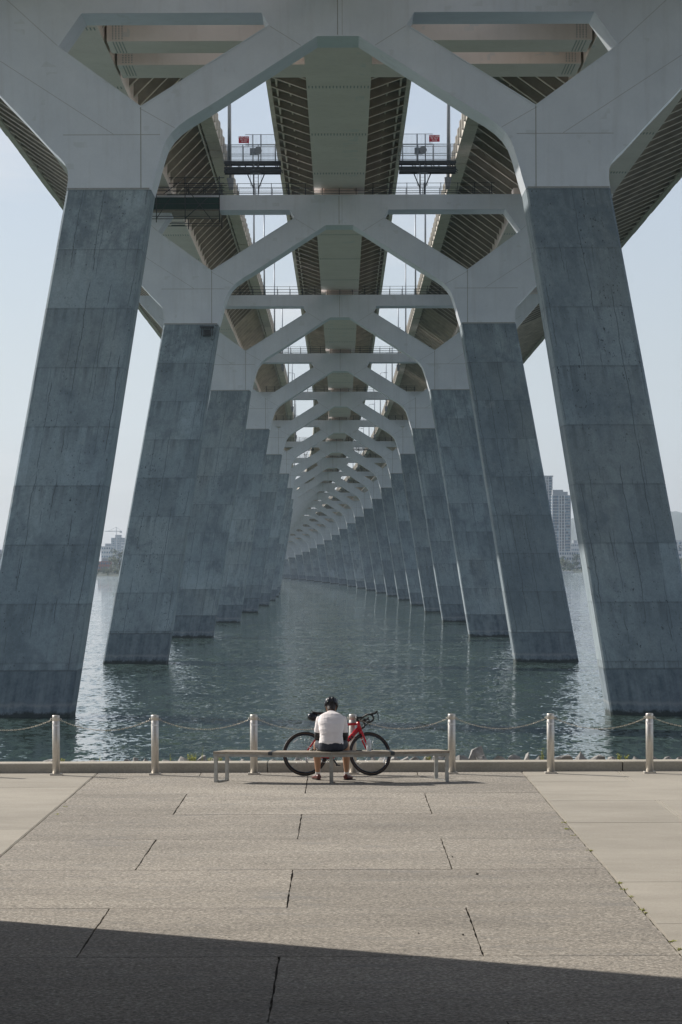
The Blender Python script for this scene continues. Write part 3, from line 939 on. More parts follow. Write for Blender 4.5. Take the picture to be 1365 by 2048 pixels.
# ------------------------------------------------------------------ access gantries between the decks
def gantry(Yp, s, label):
    root = empty('access_gantry', bp(Yp, s * 7.0, 13.0), yaw(Yp), label, 'gantry', 'access gantries hung between the decks')
    # local x: positive away from the centre when s=1 ; z=0 is floor level
    f = s
    m = MB()
    for yy in (0.0, 1.1):
        m.beam((-2.2, yy, 0.0), (2.35, yy, 0.0), 0.09, 0.24)
        m.beam((-2.2, yy, -0.72), (2.35, yy, -0.72), 0.12, 0.20)
        for k in range(6):
            x = -2.0 + k * 0.75
            m.beam((x, yy, 0.0), (x + (0.75 if k % 2 else 0.0), yy, -0.72), 0.06, 0.06)
    m.box(-2.2, 2.35, 0.0, 1.1, -0.52, -0.34)
    m.build('floor_beam', M['dark'], root)
    m = MB()
    for yy in (0.0, 1.1):
        m.beam((-2.3, yy, 1.42), (2.35, yy, 1.42), 0.05, 0.05); m.beam((-2.3, yy, 0.68), (2.35, yy, 0.68), 0.04, 0.04)
        m.beam((-2.3, yy, 0.2), (2.35, yy, 0.2), 0.04, 0.04)
        for k in range(48): m.beam((-2.28 + k * 0.098, yy, 0.12), (-2.28 + k * 0.098, yy, 1.42), 0.014, 0.014)
        for x in (-1.9, -0.7, 0.55, 1.9): m.beam((x, yy, 0.0), (x, yy, 1.45), 0.07, 0.07)
    m.build('railing', M['galv'], root)
    m = MB()
    m.box(-2.2, 0.66, 0.3, 0.34, 1.44, 1.54)
    x0_, x1_ = sorted((-f * 2.2, f * 0.5))
    m = MB()
    m.beam((x0_, 0.3, 1.46), (x1_, 0.3, 1.46), 0.07, 0.09); m.beam((x0_, 0.3, 2.28), (x1_, 0.3, 2.28), 0.04, 0.04)
    for k in range(28): m.beam((x0_ + k * 0.1, 0.3, 1.46), (x0_ + k * 0.1, 0.3, 2.28), 0.013, 0.013)
    for x in (-f * 0.1, -f * 0.75): m.beam((x, 0.28, 0.0), (x, 0.28, 2.3), 0.09, 0.09)
    m.build('upper_guard', M['galv'], root)
    # cable drum and box
    m = MB(); m.lathe([(0.30, 0), (0.30, 0.08), (0.10, 0.08), (0.10, 0.3), (0.30, 0.3), (0.30, 0.36)], (0, 0, 0), 20)
    mt = Matrix.Translation((-f * 0.38 + 0.1, 0.5, 0.98)) @ Matrix.Rotation(R(72), 4, 'Y') @ Matrix.Rotation(R(60), 4, 'X')
    mt = Matrix.Translation((-f * 0.4 + 0.12, 0.1, 0.98)) @ Matrix.Rotation(R(-90), 4, 'X')
    m.v = [tuple(mt @ Vector(v)) for v in m.v]
    m.build('cable_drum', M['bgrey'], root)
    m = MB(); m.box(-f * 0.4 - 0.55, -f * 0.4 + 0.1, 0.42, 0.9, 0.72, 1.22); m.build('winch_box', M['galv'], root)
    # ladder mast down to the pier top
    m = MB()
    xl = -f * 0.35
    m.beam((xl - 0.18, 0.1, 0.0), (xl - 0.18, 0.1, -2.72), 0.11, 0.11); m.beam((xl + 0.18, 0.1, 0.0), (xl + 0.18, 0.1, -2.72), 0.06, 0.06)
    for k in range(9): m.beam((xl - 0.18, 0.1, -0.4 - k * 0.27), (xl + 0.18, 0.1, -0.4 - k * 0.27), 0.02, 0.02)
    for z in (-0.95, -1.9):
        m.tube([(xl + 0.42 * math.cos(t), -0.3 + 0.4 * math.sin(t), z) for t in np.linspace(0, 2 * PI, 13)[:-1]], 0.018, 5, closed=True)
    for t in range(0, 6):
        a_ = t * PI / 3
        m.tube([(xl + 0.42 * math.cos(a_), -0.3 + 0.4 * math.sin(a_), -0.95), (xl + 0.42 * math.cos(a_), -0.3 + 0.4 * math.sin(a_), -1.9)], 0.012, 4)
    m.build('ladder', M['galv'], root)
    for q in (-1, 1):
        m = MB(); m.tube([(xl + q * 0.72, 0.15, -0.8), (xl + q * 0.22, 0.15, -2.0), (xl + q * 0.2, 0.15, -2.5)], 0.045, 6)
        m.build('strut', M['dark'], root)
    return root
GL = [(2, 'near'), (8, 'far')]
for pn, w in GL:
    for s in (-1, 1):
        Yp = Y1 + SPAN * (pn - 1) + 0.8
        gantry(Yp, s, 'railed access gantry with ladder in the %s deck gap above the %s pier' % ('left' if s < 0 else 'right', 'second' if pn == 2 else 'eighth'))
for s, t0, t1 in ((-1, 'PNPC-0082\nPK 56.6\nW-02', 'left'), (1, 'PNPC-0081\nPK 56.5\nW-02', 'right')):
    r0 = bp(Y1 + SPAN + 0.8, s * 7.0, 13.0)
    sc_ = r0 + Vector((s * 0.55, -0.12, 1.78))
    if s < 0: sc_ = r0 + Vector((-0.60, -0.12, 1.80))
    else: sc_ = r0 + Vector((0.62, -0.12, 1.86))
    m = MB(); m.box(-0.42, 0.42, -0.02, 0.02, -0.27, 0.27)
    sg = m.build('sign', M['signred'], None, sc_)
    tag(sg, 'small red sign with white letters %s on the %s gantry' % (t0.split('\n')[0], t1), 'sign', 'red signs on the gantries')
    text_mesh(t0, 0.185, 'lettering', M['white'], sg, (0, -0.024, 0.005), (PI / 2, 0, 0), 0.002, spacing=0.85)
    m = MB(); m.beam((-s * 0.35, 0.06, -0.5), (-s * 0.35, 0.06, 0.2), 0.05, 0.05); m.build('bracket', M['galv'], sg)
    mm = MB(); mm.tube([(0, 0, 0), (0, 0, 14)], [0.125, 0.10], 10)
    mo = mm.build('mast', M['galv'], None, r0 + Vector((s * 1.8, 0.5, -0.2)))
    tag(mo, 'thick grey mast rising from the outer end of the %s gantry' % t1, 'mast', 'masts on the gantries')

# ------------------------------------------------------------------ scaffold on the second pier
pb = bp(Y1 + SPAN, -10.5, 9.3)
sc = empty('scaffold', pb, 0, 'scaffold with dark green tarpaulin hung on the second pier, left arm', 'scaffold')
m = MB()
# pixels x 315..442, y 393..470 at depth 226.6
dd = 226.2
def lp2(x, y, d=dd): return pw(x, y, d) - pb
a = lp2(306, 394); b = lp2(441.5, 418)
m.box(a.x, b.x, -0.95, -0.9, b.z, a.z); m.build('tarpaulin', M['tarp'], sc)
m = MB()
for x in (316, 373.5, 442):
    p0 = lp2(x, 352 if x > 320 else 380); p1 = lp2(x, 444)
    for yy in (-1.0, 3.8): m.tube([(p0.x, yy, p0.z), (p1.x, yy, p1.z)], 0.04, 5)
for y in (355, 366, 374, 381, 388, 407, 419.5, 432, 437):
    q0 = lp2(306, y); q1 = lp2(452 if y < 390 else 442, y)
    for yy in (-1.0, 3.8): m.tube([(q0.x, yy, q0.z), (q1.x, yy, q1.z)], 0.03, 5)
for (xa, ya, xb, yb) in ((316, 437, 345, 394), (373, 437, 420, 394), (373, 437, 395, 418), (400, 388, 442, 356), (330, 388, 373, 356), (346, 444, 373, 444), (346, 450, 373, 450), (373, 372, 430, 444)):
    q0 = lp2(xa, ya); q1 = lp2(xb, yb)
    m.tube([(q0.x, -1.03, q0.z), (q1.x, -1.03, q1.z)], 0.03, 5)
m.build('tube_frame', M['dark'], sc)
m = MB(); q0 = lp2(306, 418); q1 = lp2(441, 421.5); m.box(q0.x, q1.x, -0.95, 3.8, q1.z, q0.z); m.build('plank_deck', M['wood'], sc)
m = MB(); q0 = lp2(386, 393); q1 = lp2(394.5, 387.5); m.box(q0.x, q1.x, -0.6, -0.2, q0.z + 0.02, q1.z)
# small service box under the leg top of the second pier
m2 = MB(); 
q = pw(417, 664, 226.9); 
sb = empty('service_platform', q, 0, 'small dark bracket platform near the top of the second pier, left leg', 'platform')
m2.box(-0.55, 0.55, -0.9, 0.0, 0.32, 0.38); m2.box(-0.35, 0.3, -0.7, 0.0, -0.32, -0.27)
for x in (-0.42, -0.3, 0.3, 0.42): m2.beam((x, -0.6, 0.35), (x, -0.6, -0.3), 0.05, 0.05)
m2.beam((-0.55, -0.9, 0.42), (0.55, -0.9, 0.42), 0.06, 0.06)
m2.build('frame', M['dark'], sb)
m2 = MB(); m2.box(-0.25, 0.25, -0.4, 0.0, -0.2, 0.2); m2.build('box', M['dark'], sb)

# ------------------------------------------------------------------ bollards and chains
BX = [-4.42 + 1.527 * k for k in range(-1, 8)]
BY = 44.0
names = ['bollard standing just left of the frame', 'leftmost steel bollard with chain, on the smooth left paving', 'second steel bollard from the left, left of the bench',
         'third steel bollard from the left, behind the left half of the bench', 'steel bollard the red bicycle leans against, behind the front wheel',
         'steel bollard just behind the right end of the bench', 'second steel bollard from the right edge, on the right paving',
         'rightmost steel bollard with chain, near the right edge', 'bollard standing just right of the frame']
b0 = empty('bollard', (0, 0, 0))
m = MB(); m.lathe([(0.058, 0.02), (0.058, 0.835), (0.054, 0.839), (0.054, 0.843), (0.058, 0.847), (0.058, 0.915), (0.053, 0.925), (0.02, 0.928)], (0, 0, 0), 28); m.build('post', M['inox'], b0)
m = MB(); m.prism([(-0.09, 0), (0.09, 0), (0.09, 0.022), (0.084, 0.028), (-0.084, 0.028), (-0.09, 0.022)], -0.09, 0.09); m.build('base_plate', M['inox'], b0, fix=True)
m = MB()
vs = []; fs = []
for k in range(9):
    a_ = -PI / 2 - 0.8 + k * 0.2
    for z in (0.758, 0.782): vs.append((0.0592 * math.cos(a_), 0.0592 * math.sin(a_), z))
for k in range(8): fs.append((2 * k, 2 * k + 2, 2 * k + 3, 2 * k + 1))
m.add(vs, fs); m.build('sticker', M['white'], b0)
for s in (-1, 1):
    m = MB(); m.tube([(s * (0.07 + 0.014 * math.cos(t)), 0, 0.862 + 0.014 * math.sin(t)) for t in np.linspace(0, 2 * PI, 11)[:-1]], 0.005, 6, closed=True)
    m.build('eyelet', M['inox'], b0)
for i, x in enumerate(BX):
    o = b0 if i == 0 else copy_tree(b0)
    o.location = (x, BY, P); tag(o, names[i], 'bollard', 'bollards along the river edge')
def link_chain(span, sag):
    mb = MB()
    n = 44
    L = span
    def pt(t):
        return Vector((t * L, 0, -sag * 4 * t * (1 - t)))
    for k in range(n):
        a = pt(k / n); b = pt((k + 1) / n)
        c = (a + b) / 2; t = (b - a).normalized()
        s = Vector((0, 1, 0)) if k % 2 else t.cross(Vector((0, 1, 0)))
        hl_ = (b - a).length * 0.72; hw = 0.009
        pts = [c + t * (hl_ * math.cos(u)) + s * (hw * math.sin(u)) for u in np.linspace(0, 2 * PI, 9)[:-1]]
        mb.tube(pts, 0.0026, 5, closed=True)
    return mb
SAG = [0.16, 0.155, 0.15, 0.155, 0.15, 0.15, 0.155, 0.15]
cl = ['at the left edge of the picture', 'between the first and second bollards from the left', 'between the second and third bollards from the left',
      'behind the rider, left of the bicycle bollard', 'behind the bicycle handlebar', 'right of the bench', 'between the last two bollards on the right', 'at the right edge of the picture']
c0 = link_chain(1.527 - 0.14, 0.155).build('chain', M['chainsteel'])
for i in range(8):
    o = c0 if i == 0 else c0.copy()
    if i: COL.objects.link(o)
    o.location = (BX[i] + 0.07, BY, P + 0.850); o.scale = (1, 1, [1.0, 1.04, 0.97, 1.02, 0.98, 1.0, 1.05, 0.97][i])
    tag(o, 'sagging steel chain ' + cl[i], 'chain', 'chains between the bollards')

# ------------------------------------------------------------------ bench
fr = [(-1.93, 42.40), (-1.07, 42.19), (-0.165, 42.13), (0.745, 42.19), (1.60, 42.40)]
bk_ = [(-1.745, 42.80), (-1.01, 42.60), (-0.165, 42.55), (0.68, 42.60), (1.42, 42.80)]
SZ = 0.462
bench = empty('bench', (-0.165, 42.35, P), 0, 'long gently curved backless bench of weathered wood slats on grey metal frames', 'bench')
bo_ = Vector((-0.165, 42.35))
def loc2(p): return (p[0] - bo_.x, p[1] - bo_.y)
for i in range(4):
    m = MB()
    ns = 4
    for k in range(ns):
        t0 = k / ns + 0.012; t1 = (k + 1) / ns - 0.012
        q = []
        for (e, t) in ((i, t0), (i + 1, t0), (i + 1, t1), (i, t1)):
            a = Vector(loc2(fr[e])); b = Vector(loc2(bk_[e])); q.append(a + (b - a) * t)
        d = (q[1] - q[0]).normalized() * 0.004
        q[0] += d; q[3] += d; q[1] -= d; q[2] -= d
        m.add([(p.x, p.y, SZ - 0.038) for p in q] + [(p.x, p.y, SZ) for p in q],
              [(0, 3, 2, 1), (4, 5, 6, 7), (0, 1, 5, 4), (1, 2, 6, 5), (2, 3, 7, 6), (3, 0, 4, 7)])
    m.build('seat', M['wood'], bench)
m = MB()
for i in range(4):
    for src, t in ((fr, 0.04), (bk_, 0.04)):
        oth = bk_ if src is fr else fr
        a = Vector(loc2(src[i])); b = Vector(loc2(src[i + 1])); a = a + (Vector(loc2(oth[i])) - a) * t; b = b + (Vector(loc2(oth[i + 1])) - b) * t
        m.beam((a.x, a.y, SZ - 0.056), (b.x, b.y, SZ - 0.056), 0.022, 0.034)
m.build('seat_rail', M['benchsteel'], bench)
m = MB()
for i in (1, 3):
    a = Vector(loc2(fr[i])); b = Vector(loc2(bk_[i])); t_ = (b - a).normalized()
    m.beam((a.x - t_.x * 0.006, a.y - t_.y * 0.006, SZ - 0.022), (b.x, b.y, SZ - 0.022), 0.06, 0.05)
m.build('joint_plate', M['dark'], bench)
for i in (0, 2, 4):
    a = Vector(loc2(fr[i])); b = Vector(loc2(bk_[i]))
    if i == 0: sh = Vector((0.03, 0.0))
    elif i == 4: sh = Vector((-0.03, 0.0))
    else: sh = Vector((0, 0))
    a, b = a + (b - a) * 0.06 + sh, b + (a - b) * 0.06 + sh
    t = (b - a).normalized()
    f_ = MB(); f_.beam((a.x, a.y, SZ - 0.084), (b.x, b.y, SZ - 0.084), 0.055, 0.022)
    lo_ = f_.build('leg_frame', M['benchsteel'], bench)
    f_ = MB(); f_.beam((a.x, a.y, 0.012), (b.x, b.y, 0.012), 0.055, 0.024)
    for q_ in (0.22, 0.78):
        c_ = a.lerp(b, q_); f_.lathe([(0.009, 0.024), (0.009, 0.034), (0.004, 0.036)], (c_.x, c_.y, 0), 8)
    f_.build('foot_bar', M['benchsteel'], lo_)
    for p in (a + t * 0.012, b - t * 0.012):
        g_ = MB(); g_.beam((p.x, p.y, 0.024), (p.x, p.y, SZ - 0.095), 0.055, 0.024, (t.x, t.y, 0)) 
        g_.build('leg', M['benchsteel'], lo_)

# ------------------------------------------------------------------ bicycle (x forward, z up, rear hub to front hub)
bike = empty('bicycle', (-0.075, 43.70, P), 0, 'red road bicycle with black wheels and handlebar leaning on the bollard behind the bench', 'bicycle')
bike.rotation_euler = (R(-13), 0, 0)
RH = Vector((-0.50, 0, 0.342)); FH = Vector((0.50, 0, 0.342)); BB = Vector((-0.095, 0, 0.272))
HT = Vector((0.315, 0, 0.835)); HB = Vector((0.345, 0, 0.715)); ST = Vector((-0.245, 0, 0.77))
m = MB()
m.tube([HT, HB], [0.026, 0.030], 12)
m.tube([HB + Vector((-0.005, 0, 0.03)), BB], [(0.027, 0.034)] * 2, 12)
m.tube([HT + Vector((-0.005, 0, -0.03)), ST + Vector((0, 0, 0.0))], [(0.022, 0.02)] * 2, 10)
m.tube([BB, ST + (ST - BB).normalized() * 0.03], 0.019, 10)
m.tube([BB + Vector((0, -0.04, 0)), BB + Vector((0, 0.04, 0))], 0.026, 12)
for s in (-1, 1):
    m.tube([BB + Vector((0, s * 0.025, 0)), BB + Vector((-0.12, s * 0.055, 0.01)), RH + Vector((0.0, s * 0.062, 0))], [0.013, 0.012, 0.009], 8)
    m.tube([ST + Vector((0.01, s * 0.012, -0.06)), RH + Vector((0.02, s * 0.062, 0.02))], [0.009, 0.008], 8)
m.build('frame', M['red'], bike)
m = MB()
dvec = (BB - HB)
for k, t in enumerate((0.27, 0.34, 0.43, 0.50)):
    c = HB + dvec * t; u = dvec.normalized(); w = Vector((-u.z, 0, u.x))
    y = -0.0285
    hw = 0.011; hh = 0.02
    vs = [c - u * hw - w * hh, c + u * hw - w * hh, c + u * hw + w * hh, c - u * hw + w * hh]
    m.add([(v.x, y, v.z) for v in vs] + [(v.x, y + 0.01, v.z) for v in vs], [(0, 1, 2, 3), (4, 7, 6, 5), (0, 4, 5, 1), (1, 5, 6, 2), (2, 6, 7, 3), (3, 7, 4, 0)])
m.build('frame_marking', M['black'], bike)
ax_dir = (HT - HB).normalized()
STEER = Matrix.Translation(HB) @ Matrix.Rotation(R(19), 4, ax_dir) @ Matrix.Translation(-HB)
def wheel(hub, xf, rear):
    rt = MB(); Rw = 0.328
    N = 56
    pts = [xf @ (hub + Vector((Rw * math.cos(t), 0, Rw * math.sin(t)))) for t in np.linspace(0, 2 * PI, N + 1)[:-1]]
    rt.tube(pts, 0.0155, 10, closed=True)
    w = rt.build('wheel', M['black'], bike)
    m = MB()
    for s in (-1, 1):
        m.tube([xf @ (hub + Vector(((Rw - 0.012) * math.cos(t), s * 0.0115, (Rw - 0.012) * math.sin(t)))) for t in np.linspace(0, 2 * PI, N + 1)[:-1]], 0.0035, 5, closed=True)
    m.build('sidewall', M['tan'], w)
    m = MB()
    vs = []; fs = []
    prof = [(0.314, -0.011), (0.290, -0.009), (0.283, 0.0), (0.290, 0.009), (0.314, 0.011)]
    for t in np.linspace(0, 2 * PI, N + 1)[:-1]:
        for r_, y in prof: vs.append(xf @ (hub + Vector((r_ * math.cos(t), y, r_ * math.sin(t)))))
    for i in range(N):
        for k in range(5): fs.append((i * 5 + k, i * 5 + (k + 1) % 5, ((i + 1) % N) * 5 + (k + 1) % 5, ((i + 1) % N) * 5 + k))
    m.add(vs, fs, True); m.build('rim', M['gloss'], w, fix=True)
    m = MB()
    for k in range(24):
        t = 2 * PI * k / 24; s = 1 if k % 2 else -1
        t2 = t + (0.9 if (k // 2) % 2 else -0.9)
        m.tube([xf @ (hub + Vector((0.02 * math.cos(t2), s * 0.03, 0.02 * math.sin(t2)))), xf @ (hub + Vector((0.287 * math.cos(t), 0, 0.287 * math.sin(t))))], 0.0011, 4)
    m.build('spokes', M['chrome'], w)
    m = MB(); m.tube([xf @ (hub + Vector((0, -0.055, 0))), xf @ (hub + Vector((0, 0.055, 0)))], 0.016, 10)
    m.tube([xf @ (hub + Vector((0, -0.045, 0))), xf @ (hub + Vector((0, -0.041, 0)))], 0.07 if not rear else 0.05, 20)
    m.build('hub', M['black'], w)
    m = MB()
    for t in ([2.2] if rear else [2.0, -0.35]):
        c = hub + Vector((0.25 * math.cos(t), 0, 0.25 * math.sin(t))); u = Vector((-math.sin(t) , 0, math.cos(t)))
        rr_ = Vector((math.cos(t), 0, math.sin(t)))
        vs = [c - u * 0.045 - rr_ * 0.009, c + u * 0.045 - rr_ * 0.009, c + u * 0.045 + rr_ * 0.009, c - u * 0.045 + rr_ * 0.009]
        m.add([xf @ Vector((v.x, -0.006, v.z)) for v in vs] + [xf @ Vector((v.x, 0.006, v.z)) for v in vs], [(0, 1, 2, 3), (4, 7, 6, 5), (0, 4, 5, 1), (1, 5, 6, 2), (2, 6, 7, 3), (3, 7, 4, 0)])
    m.build('reflector', M['white'], w)
wheel(RH, Matrix.Identity(4), True); wheel(FH, STEER, False)
m = MB()
for s in (-1, 1):
    pts = [HB + Vector((0.003, s * 0.02, -0.01)), HB + Vector((0.02, s * 0.045, -0.06)), HB + Vector((0.06, s * 0.052, -0.17)), FH + Vector((0.0, s * 0.055, 0.0))]
    m.tube([STEER @ p for p in pts], [0.020, 0.019, 0.015, 0.010], 10)
m.tube([STEER @ (HB + Vector((0.003, -0.03, -0.012))), STEER @ (HB + Vector((0.003, 0.03, -0.012)))], 0.022, 10)
m.build('fork', M['red'], bike)
m = MB()
stem = HT + ax_dir * 0.065
clamp = stem + Vector((0.095, 0, 0.012))
m.tube([STEER @ HT, STEER @ (stem + ax_dir * 0.02)], 0.021, 10); m.tube([STEER @ stem, STEER @ clamp], 0.017, 10)
m.build('stem', M['black'], bike)
m = MB()
halfw = 0.20
bar = []
for s in (1,):
    left = [Vector((0, 0, 0)), Vector((0, 0.10, 0)), Vector((0.01, 0.19, 0)), Vector((0.05, 0.205, 0.002)), Vector((0.085, 0.207, -0.01)), Vector((0.105, 0.209, -0.05)),
            Vector((0.09, 0.211, -0.095)), Vector((0.05, 0.213, -0.12)), Vector((-0.02, 0.215, -0.125))]
    full = [Vector((v.x, -v.y, v.z)) for v in left[::-1]][:-1] + left
m.tube([STEER @ (clamp + v) for v in full], [0.0155] * len(full), 8)
hb = m.build('handlebar', M['black'], bike)
for s in (-1, 1):
    m = MB()
    h0 = clamp + Vector((0.06, s * 0.206, 0.004))
    m.tube([STEER @ (h0 + Vector(v)) for v in ((0, 0, 0), (0.04, 0, 0.012), (0.075, 0, 0.022), (0.10, 0, 0.05), (0.112, 0, 0.058))], [0.016, 0.017, 0.017, 0.016, 0.009], 8)
    bl = m.build('brake_hood', M['black'], hb)
    m = MB(); m.tube([STEER @ (h0 + Vector(v)) for v in ((0.10, 0, 0.035), (0.125, s * 0.0, -0.01), (0.120, 0, -0.06), (0.135, 0, -0.10))], [0.009, 0.008, 0.007, 0.005], 6)
    m.build('brake_lever', M['gloss'], hb)
m = MB()
for k, s in enumerate((-1, 1)):
    p0 = STEER @ (clamp + Vector((0.05, s * 0.04, 0))); p1 = STEER @ (clamp + Vector((0.10, s * 0.06, -0.06))); p2 = HB + Vector((0.04, s * 0.03, 0.03))
    m.tube([p0, p1, (p1 + p2) / 2 + Vector((0.02, 0, 0)), p2], 0.004, 5)
m.build('cable', M['black'], bike)
m = MB(); m.tube([STEER @ (clamp + Vector((0.01, 0, -0.035))), STEER @ (clamp + Vector((0.06, 0, -0.05)))], 0.024, 8); m.build('front_lamp', M['black'], bike)
# saddle, post, bag
sd = (ST - BB).normalized()
m = MB(); m.tube([ST, ST + sd * 0.17], 0.0135, 10); m.build('seat_post', M['black'], bike)
sp_ = ST + sd * 0.17
m = MB()
prof = [(-0.13, 0.062, 0.012), (-0.11, 0.070, 0.020), (-0.06, 0.064, 0.022), (0.0, 0.040, 0.020), (0.07, 0.022, 0.018), (0.13, 0.016, 0.014), (0.145, 0.008, 0.008)]
m.tube([sp_ + Vector((x + 0.035, 0, 0.035 + (0.01 if x < -0.1 else 0))) for x, a, b in prof], [(a, b) for x, a, b in prof], 14)
sad = m.build('saddle', M['black'], bike)
m = MB(); m.tube([sp_ + Vector((-0.02, 0, -0.03)), sp_ + Vector((-0.07, 0, -0.02)), sp_ + Vector((-0.13, 0, -0.012)), sp_ + Vector((-0.165, 0, -0.01))], [(0.045, 0.045), (0.068, 0.068), (0.06, 0.06), (0.035, 0.035)], 14)
m.tube([sp_ + Vector((-0.07, -0.02, 0.05)), sp_ + Vector((-0.11, -0.02, 0.085))], 0.006, 6)
m.build('saddle_bag', M['gloss'], sad)
# drivetrain
m = MB()
for r_, y in ((0.088, -0.045), (0.066, -0.038)):
    m.tube([BB + Vector((r_ * math.cos(t), y, r_ * math.sin(t))) for t in np.linspace(0, 2 * PI, 41)[:-1]], 0.005, 5, closed=True)
for k in range(4):
    t = k * PI / 2 + 0.4
    m.beam(BB + Vector((0, -0.045, 0)), BB + Vector((0.086 * math.cos(t), -0.045, 0.086 * math.sin(t))), 0.006, 0.02, (0, 1, 0))
cr_o = m.build('chainring', M['gloss'], bike)
m = MB()
cd = Vector((0.105, 0, -0.135)).normalized()
m.tube([BB + Vector((0, -0.06, 0)), BB + cd * 0.17 + Vector((0, -0.07, 0))], [0.015, 0.011], 8)
m.tube([BB + Vector((0, 0.06, 0)), BB - cd * 0.17 + Vector((0, 0.07, 0))], [0.015, 0.011], 8)
ca = m.build('crank', M['gloss'], bike)
for s in (-1, 1):
    m = MB(); c = BB + cd * (0.17 if s < 0 else -0.17) + Vector((0, s * 0.11, 0))
    m.box(c.x - 0.035, c.x + 0.035, c.y - 0.03, c.y + 0.03, c.z - 0.009, c.z + 0.009); m.tube([c + Vector((0, s * -0.045, 0)), c + Vector((0, s * 0.04, 0))], 0.008, 6)
    m.build('pedal', M['gloss'], ca)
m = MB()
for s in (-1, 1):
    m.tube([BB + Vector((0, -0.045, s * 0.088)), RH + Vector((0, -0.045, s * 0.035)) + (Vector((0.01, 0, -0.06)) if s < 0 else Vector((0, 0, 0)))], 0.004, 5)
m.tube([RH + Vector((0.01, -0.05, -0.03)), RH + Vector((0.015, -0.055, -0.10)), RH + Vector((0.04, -0.055, -0.15))], [0.016, 0.014, 0.016], 8)
m.tube([RH + Vector((0.045 * math.cos(t), -0.045, 0.045 * math.sin(t))) for t in np.linspace(0, 2 * PI, 25)[:-1]], 0.007, 5, closed=True)
m.build('chain_and_derailleur', M['chrome'], bike)
m = MB(); m.tube([BB + Vector((0.10, 0, 0.14)), BB + Vector((0.23, 0, 0.30))], 0.036, 14); m.build('water_bottle', M['gloss'], bike)

# ------------------------------------------------------------------ rider (local: x right, y toward the river, z up from the plaza)
PO = Vector((-0.165, 42.34, P))
per = empty('person', PO, 0, 'rider in white jersey, dark shorts and black helmet seated on the bench, head bowed', 'person')
def ell(mb, pts, rad, seg=18): mb.tube(pts, rad, seg)
# torso stations: centre(x,y,z), half width, half depth
def loft(mb, st, seg=24, p=2.3):
    vs = []
    for (x, y, z, a, b, tilt) in st:
        for k in range(seg):
            t = 2 * PI * k / seg
            c, s = math.cos(t), math.sin(t)
            ex = a * math.copysign(abs(c) ** (2 / p), c); ey = b * math.copysign(abs(s) ** (2 / p), s)
            # tilt rotates the ring about x
            vs.append((x + ex, y + ey * math.cos(tilt), z + ey * math.sin(tilt)))
    fs = []
    n = len(st)
    for i in range(n - 1):
        for k in range(seg):
            l = (k + 1) % seg
            fs.append((i * seg + k, i * seg + l, i * seg + seg + l, i * seg + seg + k))
    fs.append(tuple(range(seg))[::-1]); fs.append(tuple((n - 1) * seg + k for k in range(seg)))
    mb.add(vs, fs, True)
TOR = [(0, 0.00, 0.56, 0.178, 0.125, -0.05), (0, 0.00, 0.612, 0.176, 0.125, -0.08), (0, 0.01, 0.682, 0.163, 0.118, -0.15), (0, 0.03, 0.76, 0.170, 0.118, -0.28),
       (0, 0.065, 0.838, 0.186, 0.118, -0.42), (0, 0.11, 0.905, 0.197, 0.112, -0.55), (0, 0.155, 0.957, 0.182, 0.098, -0.7), (0, 0.195, 0.992, 0.125, 0.073, -0.75), (0, 0.225, 1.015, 0.064, 0.055, -0.75)]
SH = [(-0.178, 0.15, 0.925), (0.178, 0.15, 0.925)]
EL = [(-0.205, 0.16, 0.735), (0.205, 0.16, 0.735)]
EL = [(-0.206, 0.13, 0.672), (0.203, 0.13, 0.672)]
WR = [(-0.10, 0.36, 0.65), (0.09, 0.37, 0.65)]
